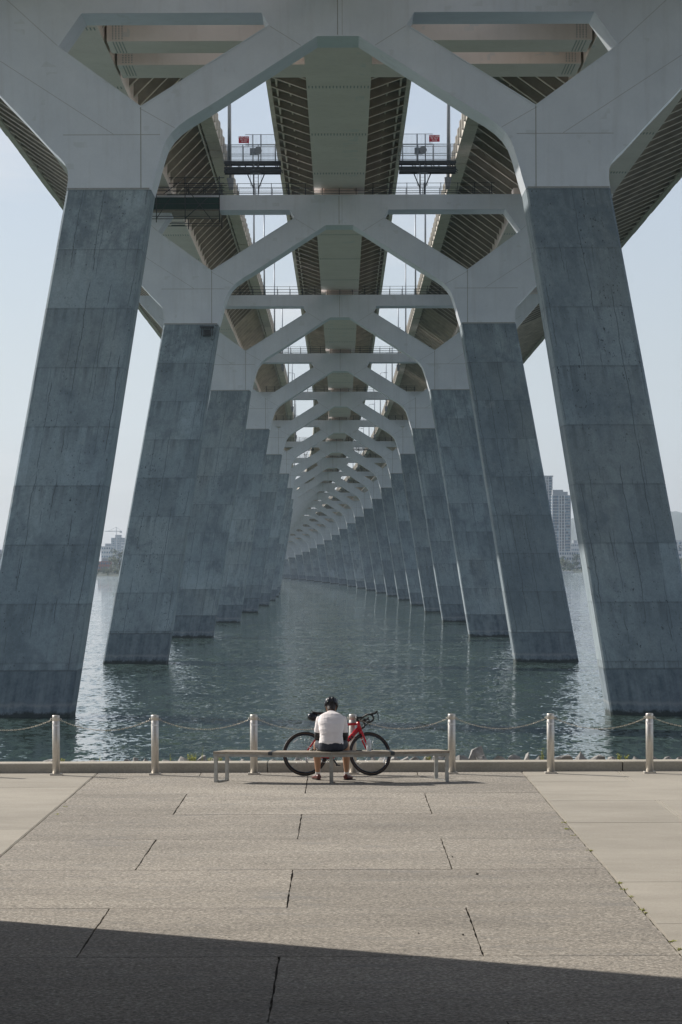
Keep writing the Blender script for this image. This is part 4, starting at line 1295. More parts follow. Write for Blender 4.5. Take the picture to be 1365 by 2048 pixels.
# body: one continuous surface
b = MB()
loft(b, [(x, y, z, a * 0.93, c * 0.93, t) for x, y, z, a, c, t in TOR])
for i in (0, 1):
    s = -1 if i == 0 else 1
    S, E, W = Vector(SH[i]), Vector(EL[i]), Vector(WR[i])
    b.tube([S + Vector((-s * 0.05, 0, 0.01)), S, S * 0.5 + E * 0.5, E, E * 0.6 + W * 0.4, W], [0.05, 0.054, 0.045, 0.038, 0.039, 0.026], 14)
    # hand and five fingers, curled together between the knees
    hd = (W - E).normalized()
    pc = W + hd * 0.05
    b.tube([W, W + hd * 0.03, pc, W + hd * 0.085], [(0.026, 0.02), (0.036, 0.018), (0.041, 0.016), (0.038, 0.013)], 12)
    side = hd.cross(Vector((0, 0, 1))).normalized()
    for f in range(4):
        o_ = W + hd * 0.085 + side * ((f - 1.5) * 0.021)
        ln = (0.070, 0.078, 0.073, 0.058)[f]
        b.tube([o_ - hd * 0.01, o_ + hd * ln * 0.42 + Vector((0, 0, -0.006)), o_ + hd * ln * 0.7 + Vector((0, 0, -0.028)), o_ + hd * ln * 0.72 + Vector((0, 0, -0.05))], [0.0095, 0.009, 0.0085, 0.007], 8)
    ts = side * (-s) if (side * (-s)).x * s < 0 else side * s
    b.tube([W + hd * 0.02 + ts * 0.025, W + hd * 0.05 + ts * 0.048 + Vector((0, 0, -0.008)), W + hd * 0.085 + ts * 0.05 + Vector((0, 0, -0.02))], [0.012, 0.0105, 0.008], 8)
    # legs: hip -> knee -> ankle -> foot
    HP = Vector((s * 0.10, 0.02, 0.545)); KN = Vector((s * 0.205 + (0.012 if s > 0 else -0.01), 0.46, 0.535)); AN = Vector((s * 0.205 + (0.022 if s > 0 else 0.0), 0.50, 0.10))
    b.tube([HP, HP * 0.55 + KN * 0.45, HP * 0.2 + KN * 0.8, KN], [0.088, 0.078, 0.062, 0.055], 16)
    b.tube([KN + Vector((0, 0.005, 0.01)), KN * 0.80 + AN * 0.20, KN * 0.62 + AN * 0.38 + Vector((s * 0.002, -0.012, 0)), KN * 0.35 + AN * 0.65, AN, AN + Vector((0, 0, -0.05))], [0.054, 0.056, 0.062, 0.048, 0.033, 0.034], 16)
    fd = Vector((s * 0.36, 0.93, 0))
    b.tube([AN + Vector((0, 0, -0.05)) - fd * 0.04, AN + Vector((0, 0, -0.06)) + fd * 0.05, AN + Vector((0, 0, -0.072)) + fd * 0.16], [(0.032, 0.03), (0.038, 0.026), (0.035, 0.016)], 12)
# neck and head, bowed forward
NK = Vector((0, 0.20, 0.985)); HC = Vector((0.0, 0.32, 1.092))
b.tube([NK - Vector((0, 0.03, 0.04)), NK, Vector((0, 0.262, 1.035)), HC], [0.062, 0.058, 0.056, 0.06], 16)
hrot = Matrix.Rotation(R(-42), 4, 'X')
def hp(v): return HC + hrot @ Vector(v)
# skull, jaw, nose, ears (face looks toward +y, down)
sk = MB()
loft(sk, [(0, 0.0, -0.115, 0.028, 0.03, 0), (0, 0.02, -0.10, 0.045, 0.055, 0), (0, 0.012, -0.06, 0.062, 0.078, 0), (0, 0.0, 0.0, 0.073, 0.093, 0), (0, -0.003, 0.05, 0.075, 0.096, 0), (0, -0.003, 0.09, 0.06, 0.078, 0), (0, 0, 0.112, 0.028, 0.035, 0)], 20, 2.1)
b.add([hp(v) for v in sk.v], sk.f, True)
b.tube([hp((0, 0.088, 0.025)), hp((0, 0.108, -0.012)), hp((0, 0.098, -0.022))], [0.009, 0.013, 0.012], 8)
b.tube([hp((-0.022, 0.088, -0.055)), hp((0, 0.095, -0.055)), hp((0.022, 0.088, -0.055))], [0.005, 0.008, 0.005], 8)
for s in (-1, 1):
    b.tube([hp((s * 0.072, -0.008, 0.022)), hp((s * 0.083, -0.014, 0.012)), hp((s * 0.082, -0.010, -0.012)), hp((s * 0.073, -0.004, -0.026))], [0.007, 0.009, 0.008, 0.006], 8)
    b.tube([hp((s * 0.032 - 0.008, 0.088, 0.018)), hp((s * 0.032 + 0.008, 0.088, 0.018))], 0.009, 8)
body = remesh(b, 'body', M['skin'], per, 0.0065, 3)
# hair at the nape
m = MB()
loft(m, [(0, -0.034, -0.088, 0.052, 0.052, 0), (0, -0.030, -0.055, 0.060, 0.062, 0), (0, -0.022, -0.02, 0.068, 0.074, 0), (0, -0.012, 0.03, 0.079, 0.094, 0), (0, -0.006, 0.07, 0.076, 0.094, 0)], 20)
m.v = [tuple(hp(v)) for v in m.v]
remesh(m, 'hair', M['hair'], per, 0.006, 2)
# jersey
j = MB()
loft(j, [(0, 0.0, 0.565, 0.184, 0.134, -0.05)] + [(x, y, z, a * 1.0 + 0.006, c + 0.006, t) for x, y, z, a, c, t in TOR[1:-1]] + [(0, 0.222, 1.012, 0.072, 0.062, -0.75)])
for i in (0, 1):
    s = -1 if i == 0 else 1
    S, E = Vector(SH[i]), Vector(EL[i])
    j.tube([S + Vector((-s * 0.07, -0.01, 0.0)), S + Vector((0, 0, 0.0)), S * 0.62 + E * 0.38, S * 0.22 + E * 0.78], [0.060, 0.063, 0.058, 0.055], 16)
def folds(v):
    q = Vector((v.x * 7, v.y * 7, v.z * 16))
    f = mnoise.noise(q) * 0.008 + 0.0025 * mnoise.noise(Vector((v.x * 22 + 5, v.y * 20, v.z * 42)))
    c = Vector((0, 0.08, v.z))
    d = (v - c); d.z = 0
    d.normalize()
    return v + d * f
jer = remesh(j, 'jersey', M['jersey'], per, 0.0065, 3, fn=folds)
# pocket seams laid on the jersey back
def on_back(x, z):
    # back surface of the jersey at (x, z)
    zs = [t[2] for t in TOR]
    yc = float(np.interp(z, zs, [t[1] for t in TOR])); a = float(np.interp(z, zs, [t[3] for t in TOR])) + 0.006; c = float(np.interp(z, zs, [t[4] for t in TOR])) + 0.006
    q = max(0.0, 1 - abs(x / a) ** 2.3) ** (1 / 2.3)
    return Vector((x, yc - c * q - 0.001, z + c * q * math.sin(float(np.interp(z, zs, [-t[5] for t in TOR])))))
m = MB()
for pts in ([(-0.145 + k * 0.029, 0.722 - 0.004 * math.sin(k)) for k in range(11)], [(-0.055, 0.718 - k * 0.022) for k in range(6)], [(0.055, 0.718 - k * 0.022) for k in range(6)],
            [(-0.15 + k * 0.03, 0.605) for k in range(11)], [(-0.150 + 0.012 * k, 0.716 - k * 0.001) for k in range(8)]):
    m.tube([on_back(*p) for p in pts], 0.0022, 5)
m.build('pocket_seam', M['jersey'], jer)
m = MB()
m.tube([Vector((0.062 * math.cos(t), 0.226 + 0.05 * math.sin(t) * math.cos(0.75), 1.018 - 0.05 * math.sin(t) * math.sin(0.75))) for t in np.linspace(0, 2 * PI, 25)[:-1]], 0.011, 8, closed=True)
m.build('collar', M['jersey'], jer)
# arm warmers
for i in (0, 1):
    E, W, S = Vector(EL[i]), Vector(WR[i]), Vector(SH[i])
    m = MB(); m.tube([S * 0.35 + E * 0.65, E + (S - E) * 0.08, E + Vector((0, 0.02, -0.012)), E * 0.6 + W * 0.4, W - (W - E) * 0.06], [0.052, 0.051, 0.051, 0.049, 0.034], 16)
    remesh(m, 'arm_warmer', M['black'], per, 0.006, 3)
# shorts
m = MB()
loft(m, [(0, 0.01, 0.464, 0.165, 0.11, 0), (0, 0.005, 0.49, 0.192, 0.135, 0), (0, 0.0, 0.54, 0.190, 0.138, 0), (0, 0.0, 0.60, 0.182, 0.132, 0)])
for s in (-1, 1):
    HP = Vector((s * 0.105, 0.02, 0.552)); KN = Vector((s * 0.205 + (0.012 if s > 0 else -0.01), 0.46, 0.535))
    m.tube([HP, HP * 0.6 + KN * 0.4, HP * 0.32 + KN * 0.68], [0.094, 0.088, 0.077], 18)
def flat_bottom(v):
    if v.z < 0.4635: v.z = 0.4635
    return v
remesh(m, 'shorts', M['shorts'], per, 0.007, 4, fn=flat_bottom)
# socks and shoes
for s in (-1, 1):
    AN = Vector((s * 0.205 + (0.022 if s > 0 else 0.0), 0.50, 0.10))
    m = MB(); m.tube([AN + Vector((0, 0, 0.075)), AN + Vector((0, 0, 0.03)), AN + Vector((0, 0, -0.04))], [0.040, 0.036, 0.037], 16)
    m.build('sock', M['sock'], per)
    fd = Vector((s * 0.36, 0.93, 0)).normalized()
    m = MB(); B = AN + Vector((0, 0, -0.052))
    sts = [(-0.06, 0.030, 0.030, 0.0), (-0.045, 0.037, 0.040, 0.0), (0.0, 0.040, 0.046, 0.004), (0.06, 0.044, 0.036, -0.006), (0.12, 0.048, 0.027, -0.014), (0.175, 0.040, 0.021, -0.02), (0.20, 0.022, 0.014, -0.025)]
    m.tube([B + fd * d_ + Vector((0, 0, dz)) for d_, a, c, dz in sts], [(a, c) for d_, a, c, dz in sts], 18)
    def fb(v):
        if v.z < 0.008: v.z = 0.008
        return v
    sh_ = remesh(m, 'shoe', M['shoe'], per, 0.005, 2, fn=fb)
    m = MB(); m.tube([B + fd * -0.05 + Vector((0, 0, -0.046 + 0.008)), B + fd * 0.19 + Vector((0, 0, -0.04))], [(0.033, 0.008), (0.03, 0.008)], 12)
    m.build('sole', M['black'], sh_)
    m = MB()
    for d_ in (0.05, 0.09): m.tube([B + fd * d_ + Vector((fd.y * q, -fd.x * q, 0.036 - 0.3 * abs(q) - 0.15 * d_)) for q in (-0.04, -0.02, 0, 0.02, 0.04)], 0.005, 5)
    m.build('strap', M['white'], sh_)
# helmet
m = MB()
loft(m, [(0, -0.012, 0.012, 0.090, 0.118, 0), (0, -0.012, 0.04, 0.100, 0.132, 0), (0, -0.012, 0.08, 0.098, 0.130, 0), (0, -0.012, 0.115, 0.080, 0.108, 0), (0, -0.01, 0.138, 0.045, 0.06, 0), (0, -0.01, 0.144, 0.01, 0.015, 0)], 32, 2.15)
def vents(v):
    return v
m.v = [tuple(hp((v[0] * 1.08, v[1] * 1.05, v[2] * 1.06))) for v in m.v]
hinv = (Matrix.Translation(HC) @ hrot).inverted()
hfwd = Matrix.Translation(HC) @ hrot
def carve(v):
    q = hinv @ v
    ang = math.atan2(q.x, 0.11) ; 
    # lengthwise vent channels over the shell
    g = math.cos(q.x * 105)
    if q.z > 0.035 and abs(q.x) < 0.085:
        k = max(0, g - 0.55) / 0.45 * (0.5 + 0.5 * math.cos(q.y * 45 + 1.0))
        c = Vector((0, 0, 0.02)); d = (q - c).normalized()
        q = q - d * 0.013 * k
    if q.y < -0.07 and q.z < 0.05:                   # scooped rear rim above the nape
        q.z += 0.020 * (1 - min(1, abs(q.x) / 0.06))
    return hfwd @ q
hel = remesh(m, 'helmet', M['gloss'], per, 0.0045, 2, fn=carve)
m = MB()
for s in (-1, 1): m.tube([hp((s * 0.086, -0.03, 0.02)), hp((s * 0.083, -0.005, -0.045)), hp((s * 0.045, 0.05, -0.105))], 0.0045, 5)
m.build('helmet_strap', M['black'], hel)
m = MB(); m.tube([hp((-0.02 , -0.118, 0.02)), hp((0.02, -0.118, 0.02))], 0.010, 8); m.build('fit_dial', M['black'], hel)

# things on the bench
m = MB(); m.lathe([(0.033, 0), (0.036, 0.004), (0.036, 0.070), (0.032, 0.080), (0.032, 0.088), (0.036, 0.098), (0.036, 0.132), (0.030, 0.145)], (0, 0, 0), 24)
bt = m.build('bottle', M['bottle'], None, (0.395, 42.40, P + SZ)); tag(bt, 'white translucent sports bottle standing on the bench right of the rider', 'bottle')
m = MB(); m.lathe([(0.031, 0.145), (0.033, 0.147), (0.033, 0.162), (0.016, 0.168), (0.012, 0.172), (0.013, 0.188), (0.009, 0.190)], (0, 0, 0), 20); m.build('cap', M['bottle'], bt)
m = MB(); m.tube([(0.0365 * math.cos(t), 0.0365 * math.sin(t), 0.118) for t in np.linspace(0, 2 * PI, 25)[:-1]], 0.0012, 4, closed=True)
m.tube([(0.0365 * math.cos(t), 0.0365 * math.sin(t), 0.030) for t in np.linspace(0, 2 * PI, 25)[:-1]], 0.002, 4, closed=True)
for (x, z, x2, z2) in ((-0.004, 0.055, 0.006, 0.075), (0.006, 0.075, 0.002, 0.06), (0.002, 0.06, 0.012, 0.07), (0.010, 0.08, 0.016, 0.08)):
    m.tube([(x, -math.sqrt(0.0366 ** 2 - x * x), z), (x2, -math.sqrt(0.0366 ** 2 - x2 * x2), z2)], 0.0016, 4)
m.build('printed_mark', M['bgrey'], bt)
m = MB(); rg = random.Random(4)
for k in range(7):
    a_ = rg.uniform(-0.06, 0.07); m.tube([(a_, rg.uniform(-0.03, 0.03), 0.012), (a_ + rg.uniform(-0.03, 0.03), rg.uniform(-0.04, 0.04), 0.03), (a_ + rg.uniform(-0.05, 0.05), rg.uniform(-0.04, 0.04), 0.012)], [0.011, 0.013, 0.009], 8)
gl = remesh(m, 'glove', M['black'], None, 0.005, 1); gl.location = (-0.41, 42.40, P + SZ + 0.0005)
tag(gl, 'crumpled black cycling gloves lying on the bench left of the rider', 'glove')
m = MB(); m.prism([(-0.045, 0), (0.045, 0), (0.047, 0.004), (0.045, 0.009), (-0.045, 0.009), (-0.047, 0.004)], -0.03, 0.03)
ph = m.build('phone', M['gloss'], None, (0.245, 42.42, P + SZ + 0.0005), fix=True); tag(ph, 'thin flat black phone lying on the bench between rider and bottle', 'phone')

# ------------------------------------------------------------------ rocks behind the kerb
def rock_mesh(seed, w, h, dpt):
    rg = random.Random(seed)
    bm = bmesh.new()
    pts = []
    for _ in range(13):
        u = rg.uniform(0, 2 * PI); v = rg.uniform(-0.6, 1); r_ = max(0, 1 - max(0, v) ** 2.4) ** 0.6 * rg.uniform(0.75, 1.0)
        pts.append(bm.verts.new((math.cos(u) * r_ * w / 2, math.sin(u) * r_ * dpt / 2, v * h * rg.uniform(0.75, 1.0))))
    bmesh.ops.convex_hull(bm, input=bm.verts)
    bmesh.ops.delete(bm, geom=[v for v in bm.verts if not v.link_faces], context='VERTS')
    bmesh.ops.subdivide_edges(bm, edges=bm.edges[:], cuts=2, use_grid_fill=True)
    for v in bm.verts:
        v.co += v.normal * 0.035 * w * mnoise.noise(v.co * 14 + Vector((seed, 0, 0)))
    bmesh.ops.recalc_face_normals(bm, faces=bm.faces)
    me = bpy.data.meshes.new('rock'); bm.to_mesh(me); bm.free(); me.materials.append(M['rock'])
    return me
RK = [(8, 1523, 22), (40, 1522, 26), (68, 1521, 26), (110, 1512, 58), (180, 1518, 34), (212, 1520, 18), (252, 1516, 26), (270, 1513, 14), (286, 1515, 18), (330, 1518, 22),
      (372, 1511, 30), (402, 1509, 24), (428, 1514, 20), (455, 1516, 18), (484, 1517, 14), (545, 1517, 18), (575, 1517, 16), (596, 1513, 18), (622, 1516, 14), (688, 1516, 22), (746, 1512, 14), (766, 1515, 18),
      (789, 1510, 22), (809, 1513, 20), (828, 1513, 22), (856, 1512, 18), (876, 1507, 22), (922, 1510, 32), (952, 1492, 28), (963, 1510, 30), (995, 1512, 34), (1028, 1510, 30), (1054, 1505, 16), (1075, 1512, 20),
      (1128, 1510, 36), (1164, 1504, 28), (1194, 1511, 30), (1222, 1514, 20), (1276, 1514, 24), (1306, 1515, 22), (1334, 1514, 26), (1360, 1515, 20)]
gaps = ['at the far left edge', 'between the two leftmost bollards', 'between second and third bollards', 'behind the left part of the bench', 'behind bench and bicycle front wheel',
        'between the bench end and the next bollard', 'between the two rightmost bollards', 'at the far right edge']
bpx = [VX + x * F / BY for x in BX[1:-1]]
cnts = {}
ORD_ = ['zeroth', 'first', 'second', 'third', 'fourth', 'fifth', 'sixth', 'seventh', 'eighth', 'ninth', 'tenth', 'eleventh', 'twelfth']
for i, (x, y, w) in enumerate(RK):
    g_ = sum(1 for q in bpx if x > q); cnts[g_] = cnts.get(g_, 0) + 1
    d = 45.35 + (i * 37 % 10) * 0.05
    if y < 1495: d = 45.95
    pt = pw(x, y, d)
    hh = max(0.12, pt.z - (P + 0.0))
    w_ = w * d / F * 1.45
    me = rock_mesh(100 + i, w_, hh * 1.02, max(0.25, w_ * 0.8))
    zmax = max(v.co.z for v in me.vertices)
    o = bpy.data.objects.new('rock', me); COL.objects.link(o)
    o.location = (pt.x, d, pt.z - zmax)
    size = 'large' if w > 30 else ('small' if w < 19 else 'mid-sized')
    if y < 1495: size = 'tallest'
    tag(o, '%s rock %s, the %s from the left' % (size, gaps[g_], ORD_[cnts[g_]]), 'rock', 'rocks behind the kerb')
rf = MB(); rg = random.Random(5)
for k in range(420):
    x = rg.uniform(-14, 14); t = rg.uniform(0.02, 1.0); y = 45.2 + t * 8.5; w_ = rg.uniform(0.18, 0.5)
    zb = P + 0.0 - max(0, (y - 44.9) / 11 - 0.06) * 6.2
    zb -= 0.10
    me = rock_mesh(900 + k % 12, w_, w_ * 0.55, w_ * 0.8) if k < 12 else None
    if k < 12: 
        if k == 0: lib = []
        lib.append(([v.co.copy() for v in me.vertices], [tuple(p.vertices) for p in me.polygons], w_)); bpy.data.meshes.remove(me)
        continue
    vs, fs, w0 = lib[k % 12]
    rot = Matrix.Rotation(rg.uniform(0, 6.28), 4, 'Z')
    rf.add([Vector((x, y, zb)) + (rot @ v) * (w_ / w0) for v in vs], fs)
tag(rf.build('riprap', M['rock']), 'loose grey riprap stones covering the bank slope below the kerb', kind='stuff')

# ------------------------------------------------------------------ weeds
def weed(name, loc, h, spread, n, seed, label, cat='weed', group=None, leaf=0.02, tall=False):
    rg = random.Random(seed); m = MB()
    for k in range(n):
        a_ = rg.uniform(0, 2 * PI); r_ = spread * math.sqrt(rg.random())
        hh = h * rg.uniform(0.4, 1.0)
        base = Vector((r_ * 0.4 * math.cos(a_), r_ * 0.4 * math.sin(a_), -0.01)); tip = Vector((r_ * math.cos(a_), r_ * math.sin(a_), hh))
        m.tube([base, (base + tip) / 2 + Vector((0, 0, hh * 0.1)), tip], [0.0022, 0.0018, 0.001], 4)
        for q in range(7 if tall else 5):
            t = rg.uniform(0.25, 1.0); c = base.lerp(tip, t); b_ = rg.uniform(0, 2 * PI)
            u = Vector((math.cos(b_), math.sin(b_), rg.uniform(-0.1, 0.7))).normalized() * leaf * rg.uniform(0.7, 1.5); w = u.cross(Vector((0, 0, 1))).normalized() * leaf * 0.35
            m.add([c, c + u * 0.5 + w, c + u, c + u * 0.5 - w], [(0, 1, 2, 3)])
    o = m.build(name, M['weed'], None, loc)
    return tag(o, label, cat, group)
WD = [(385, 1503, 0.18, 0.10, 26, 'bushy bright yellow-green weed behind the kerb, left of the bench end'), (403, 1489, 0.28, 0.03, 4, 'tall thin dry weed stalk left of the bench'),
      (341, 1505, 0.16, 0.03, 4, 'thin weed stalk behind the kerb right of the second bollard'), (420, 1512, 0.10, 0.05, 9, 'low weed clump among rocks just left of the bench'),
      (440, 1512, 0.10, 0.04, 9, 'low weed seen through the left bench frame'), (198, 1505, 0.14, 0.02, 3, 'thin dry stalk between the first two bollards'),
      (124, 1514, 0.07, 0.04, 8, 'tiny green weed beside the large rock by the first bollard'), (855, 1511, 0.09, 0.06, 14, 'low yellow-green weed under the right half of the bench'),
      (893, 1497, 0.16, 0.04, 9, 'weed rising behind the right end of the bench'), (1083, 1494, 0.26, 0.03, 9, 'tall narrow yellow-green weed left of the second bollard from the right'),
      (1237, 1508, 0.12, 0.05, 9, 'small weed left of the rightmost bollard'), (1252, 1511, 0.09, 0.05, 8, 'small weed just beside the rightmost bollard')]
for i, (x, y, h, sp2, n_, lab) in enumerate(WD):
    pt = pw(x, y, 45.25)
    weed('weed', (pt.x, 45.25, pt.z - h), h, sp2, n_, 40 + i, lab, 'weed', 'weeds behind the kerb', 0.028 if n_ > 6 else 0.014, True)
CW = [(1127, 1647, 10), (1134, 1660, 14), (1146, 1673, 5), (1178, 1703, 9), (1236, 1768, 10), (1247, 1781, 9), (1262, 1795, 6), (1283, 1822, 10), (1288, 1828, 7), (1343, 1885, 10), (1358, 1902, 16)]
for i, (x, y, n_) in enumerate(CW):
    d = F * (CZ - P) / (y - VY); pt = pw(x, y, d)
    weed('crack_weed', (pt.x, d, P - 0.005), 0.018, 0.045, n_, 70 + i, 'small yellow-green weed tuft in the right paving joint, %s from the bench' % ORD[i], 'weed', 'weeds in the right paving joint', 0.018)
for i, (x, y) in enumerate(((129, 1612), (112, 1627))):
    d = F * (CZ - P) / (y - VY); pt = pw(x, y, d)
    weed('crack_weed', (pt.x, d, P - 0.005), 0.025, 0.04, 6, 90 + i, 'tiny yellow weed in the left paving joint, the %s one' % ('nearer the kerb' if i == 0 else 'nearer the camera'), 'weed', 'weeds in the left paving joint', 0.014)
PB = [(952, 1751, 0.02, 'dark pebble on the right middle of the rough paving'), (903, 1716, 0.012, 'tiny dark crumb near the right paving joint'), (923, 1872, 0.012, 'tiny pebble near the long saw cut on the right'),
      (835, 1868, 0.010, 'tiny dark crumb left of the right saw cut'), (1136, 1544, 0.012, 'little dark pebble at the foot of the kerb on the right')]
for x, y, r_, lab in PB:
    d = F * (CZ - P) / (y - VY); pt = pw(x, y, d)
    me = rock_mesh(int(x), r_ * 2.4, r_, r_ * 2); o = bpy.data.objects.new('pebble', me); COL.objects.link(o); me.materials[0] = M['joint']
    o.location = (pt.x, d, P + 0.001 - min(v.co.z for v in me.vertices)); tag(o, lab, 'pebble', 'pebbles on the paving')

# ------------------------------------------------------------------ far shore
def strip_land(name, d0, x0, x1, hgt, mat):
    m = MB(); n = 60; vs = []
    for i in range(n + 1):
        x = x0 + (x1 - x0) * i / n
        h = hgt * (0.7 + 0.5 * mnoise.noise(Vector((x * 0.02, d0 * 0.1, 0))))
        vs += [(x, d0, -1), (x, d0 + 10, h * 0.5), (x, d0 + 60, h), (x, d0 + 9000, h * 1.2)]
    fs = [(i * 4 + k, i * 4 + 4 + k, i * 4 + 5 + k, i * 4 + 1 + k) for i in range(n) for k in range(3)]
    m.add(vs, fs, True)
    return tag(m.build(name, mat), kind='structure')
strip_land('far_bank', 2180, -1600, 60, 4.0, M['hill'])
strip_land('far_bank', 2700, 70, 1600, 5.0, M['hill'])

def tree(loc, h, w, mat, seed, label, group='trees on the far bank', name='tree', leaf=0.9, nl=900):
    rg = random.Random(seed)
    root = empty(name, loc, 0, label, 'tree', group)
    m = MB(); m.tube([(0, 0, -0.5), (0.1, 0, h * 0.3), (0, 0, h * 0.7)], [w * 0.04, w * 0.03, w * 0.012], 6)
    for k in range(5):
        a_ = rg.uniform(0, 6.28); m.tube([(0, 0, h * (0.25 + 0.08 * k)), (math.cos(a_) * w * 0.3, math.sin(a_) * w * 0.3, h * (0.45 + 0.08 * k))], [w * 0.018, w * 0.006], 5)
    m.build('trunk', M['bark'], root)
    m = MB(); cl_ = []
    for k in range(13):
        a_ = rg.uniform(0, 6.28); r_ = w * 0.34 * math.sqrt(rg.random()); cl_.append((Vector((math.cos(a_) * r_, math.sin(a_) * r_, h * rg.uniform(0.28, 0.88))), w * rg.uniform(0.13, 0.25)))
    for k in range(nl):
        c, r_ = cl_[k % len(cl_)]
        v = Vector((rg.gauss(0, 1), rg.gauss(0, 1), rg.gauss(0, 0.8))).normalized() * r_ * rg.uniform(0.55, 1.08) + c
        u = Vector((rg.uniform(-1, 1), rg.uniform(-1, 1), rg.uniform(-0.6, 0.6))).normalized() * leaf * rg.uniform(0.6, 1.2); q = u.cross(Vector((rg.uniform(-1, 1), rg.uniform(-1, 1), 1))).normalized() * leaf * 0.7
        m.add([v - u * 0.5, v + q * 0.5, v + u * 0.5, v - q * 0.5], [(0, 1, 2, 3)])
    m.build('crown', mat, root)
    return root
def ftree(px_, ybase, ytop, wpx, d, mat, seed, label):
    b_ = pw(px_, ybase, d); t_ = pw(px_, ytop, d)
    z0 = max(1.5, b_.z)
    return tree((b_.x, d, z0), t_.z - z0, wpx * d / F, mat, seed, label, leaf=wpx * d / F * 0.075)
ftree(239, 1150, 1086, 44, 2230, M['treegreen'], 1, 'tallest green tree on the far bank between the two left legs')
ftree(228, 1150, 1113, 26, 2215, M['treeyellow'], 2, 'yellow-green tree in front of the brick building on the left bank')
ftree(207, 1152, 1134, 24, 2205, M['treegreen'], 3, 'low green bush at the left edge of the far bank gap')
ftree(236, 1152, 1136, 24, 2200, M['treeyellow'], 4, 'low yellowish bush at the waterline of the left bank')
ftree(218, 1152, 1138, 22, 2195, M['treeyellow'], 41, 'small olive bush at the waterline below the brick building')
ftree(5, 1148, 1102, 22, 2230, M['treegreen'], 5, 'dark green tree at the left picture edge beyond the nearest leg')
ftree(2, 1150, 1122, 22, 2210, M['treeyellow'], 6, 'yellow-green bush at the left picture edge by the water')
ftree(1131, 1147, 1117, 32, 2740, M['treeyellow'], 7, 'yellow-green tree below the towers on the right bank')
ftree(1154, 1147, 1108, 28, 2745, M['treegreen'], 8, 'dark green tree beside the right nearest leg')
ftree(1124, 1136, 1112, 18, 2760, M['treegreen'], 9, 'small dark tree in front of the white podium')
ftree(1166, 1147, 1112, 26, 2740, M['treegreen'], 10, 'dark tree half hidden by the nearest right leg')
ftree(1143, 1146, 1126, 24, 2725, M['treegreen'], 42, 'low dark bush at the waterline below the towers')
ftree(1358, 1147, 1112, 26, 2740, M['treegreen'], 11, 'dark tree at the right picture edge by the water')
ftree(1368, 1147, 1118, 30, 2730, M['treegreen'], 12, 'low dark tree cut by the right picture edge')
# undergrowth as one mass
m = MB(); rg = random.Random(9)
for k in range(9000):
    if k % 2: x = rg.uniform(-1400, 40); d = 2186 + rg.random() * 60
    else: x = rg.uniform(90, 1500); d = 2706 + rg.random() * 60
    z = rg.uniform(0.3, 9) * (0.6 + 0.5 * mnoise.noise(Vector((x * 0.03, 0, 0)))); s_ = rg.uniform(1.2, 3.2)
    u = Vector((rg.uniform(-1, 1), rg.uniform(-1, 1), rg.uniform(-1, 1))).normalized() * s_; q = u.cross(Vector((0.3, 1, 0.2))).normalized() * s_ * 0.7
    c = Vector((x, d, z)); m.add([c - u * 0.5, c + q * 0.5, c + u * 0.5, c - q * 0.5], [(0, 1, 2, 3)])
tag(m.build('shore_wood', M['treegreen']), 'continuous low green wood along the far river banks', kind='stuff')

def hill(name, d, x0, x1, prof, mat):
    m = MB(); n = 150; k = 14; vs = []
    for i in range(n + 1):
        x = x0 + (x1 - x0) * i / n
        H = float(np.interp(x, [p[0] for p in prof], [p[1] for p in prof]))
        for j in range(k + 1):
            t = j / k
            vs.append((x, d + t * 900, max(0, H * math.sin(t * PI / 2) + 9 * mnoise.noise(Vector((x * 0.02, t * 12, 0))) + 5 * mnoise.noise(Vector((x * 0.07, t * 40, 0))))))
    fs = [(i * (k + 1) + j, (i + 1) * (k + 1) + j, (i + 1) * (k + 1) + j + 1, i * (k + 1) + j + 1) for i in range(n) for j in range(k)]
    m.add(vs, fs, True); return tag(m.build(name, mat), kind='structure')
hill('hill', 6200, 250, 1600, [(250, 5), (420, 60), (520, 112), (640, 132), (760, 138), (1000, 120), (1600, 60)], M['hill'])

def block(name, label, px0, px1, ytop, ybot, d, depth, wall, cat='building', floors=6, cols=6, group=None, glass=None, roofbox=True):
    a = pw(px0, ytop, d); b = pw(px1, max(ybot, 1130 + 1), d)
    z0 = min(b.z, 3.0) if ybot > 1125 else max(0, pw(px0, ybot, d).z)
    z0 = 1.0
    root = empty(name, ((a.x + b.x) / 2, d, z0), 0, label, cat, group)
    W = (b.x - a.x); H = a.z - z0
    m = MB(); m.box(-W / 2, W / 2, 0, depth, 0, H); w_ = m.build('wall', wall, root)
    if roofbox:
        m = MB(); m.box(-W * 0.2, W * 0.25, depth * 0.2, depth * 0.8, H, H + H * 0.05 + 2); m.build('roof', M['bgrey'], root)
    m = MB(); fh = H / floors; cw = W / cols
    many = floors * cols > 100
    for i in range(floors):
        for j in range(cols):
            if not many: m = MB()
            m.box(-W / 2 + (j + 0.18) * cw, -W / 2 + (j + 0.82) * cw, -0.12, -0.003, (i + 0.3) * fh, (i + 0.75) * fh)
            if not many: m.build('window', M['bglass'] if glass is None else glass, root)
    if many:
        o_ = m.build('window', M['bglass'] if glass is None else glass, root); o_['kind'] = 'stuff'
    return root
block('building', 'pale high rise with a crane above it, far beyond the left bank', 223, 249, 1074, 1150, 4200, 20, M['bgrey'], floors=14, cols=8)
block('building', 'long white low building left of the pale high rise', 203, 227, 1091, 1150, 3600, 20, M['bwhite'], floors=6, cols=5)
block('building', 'tan apartment slab behind the tall tree on the left bank', 243, 262, 1083, 1150, 3900, 20, M['bwhite'], floors=9, cols=5)
block('building', 'dark red brick building on the left bank behind bushes', 196, 222, 1121, 1150, 2290, 14, M['bbrick'], floors=3, cols=5)
block('building', 'grey flat roofed building at the left picture edge', -30, 12, 1103, 1150, 2700, 14, M['bgrey'], floors=5, cols=8)
cb_ = pw(234, 1074, 4200)
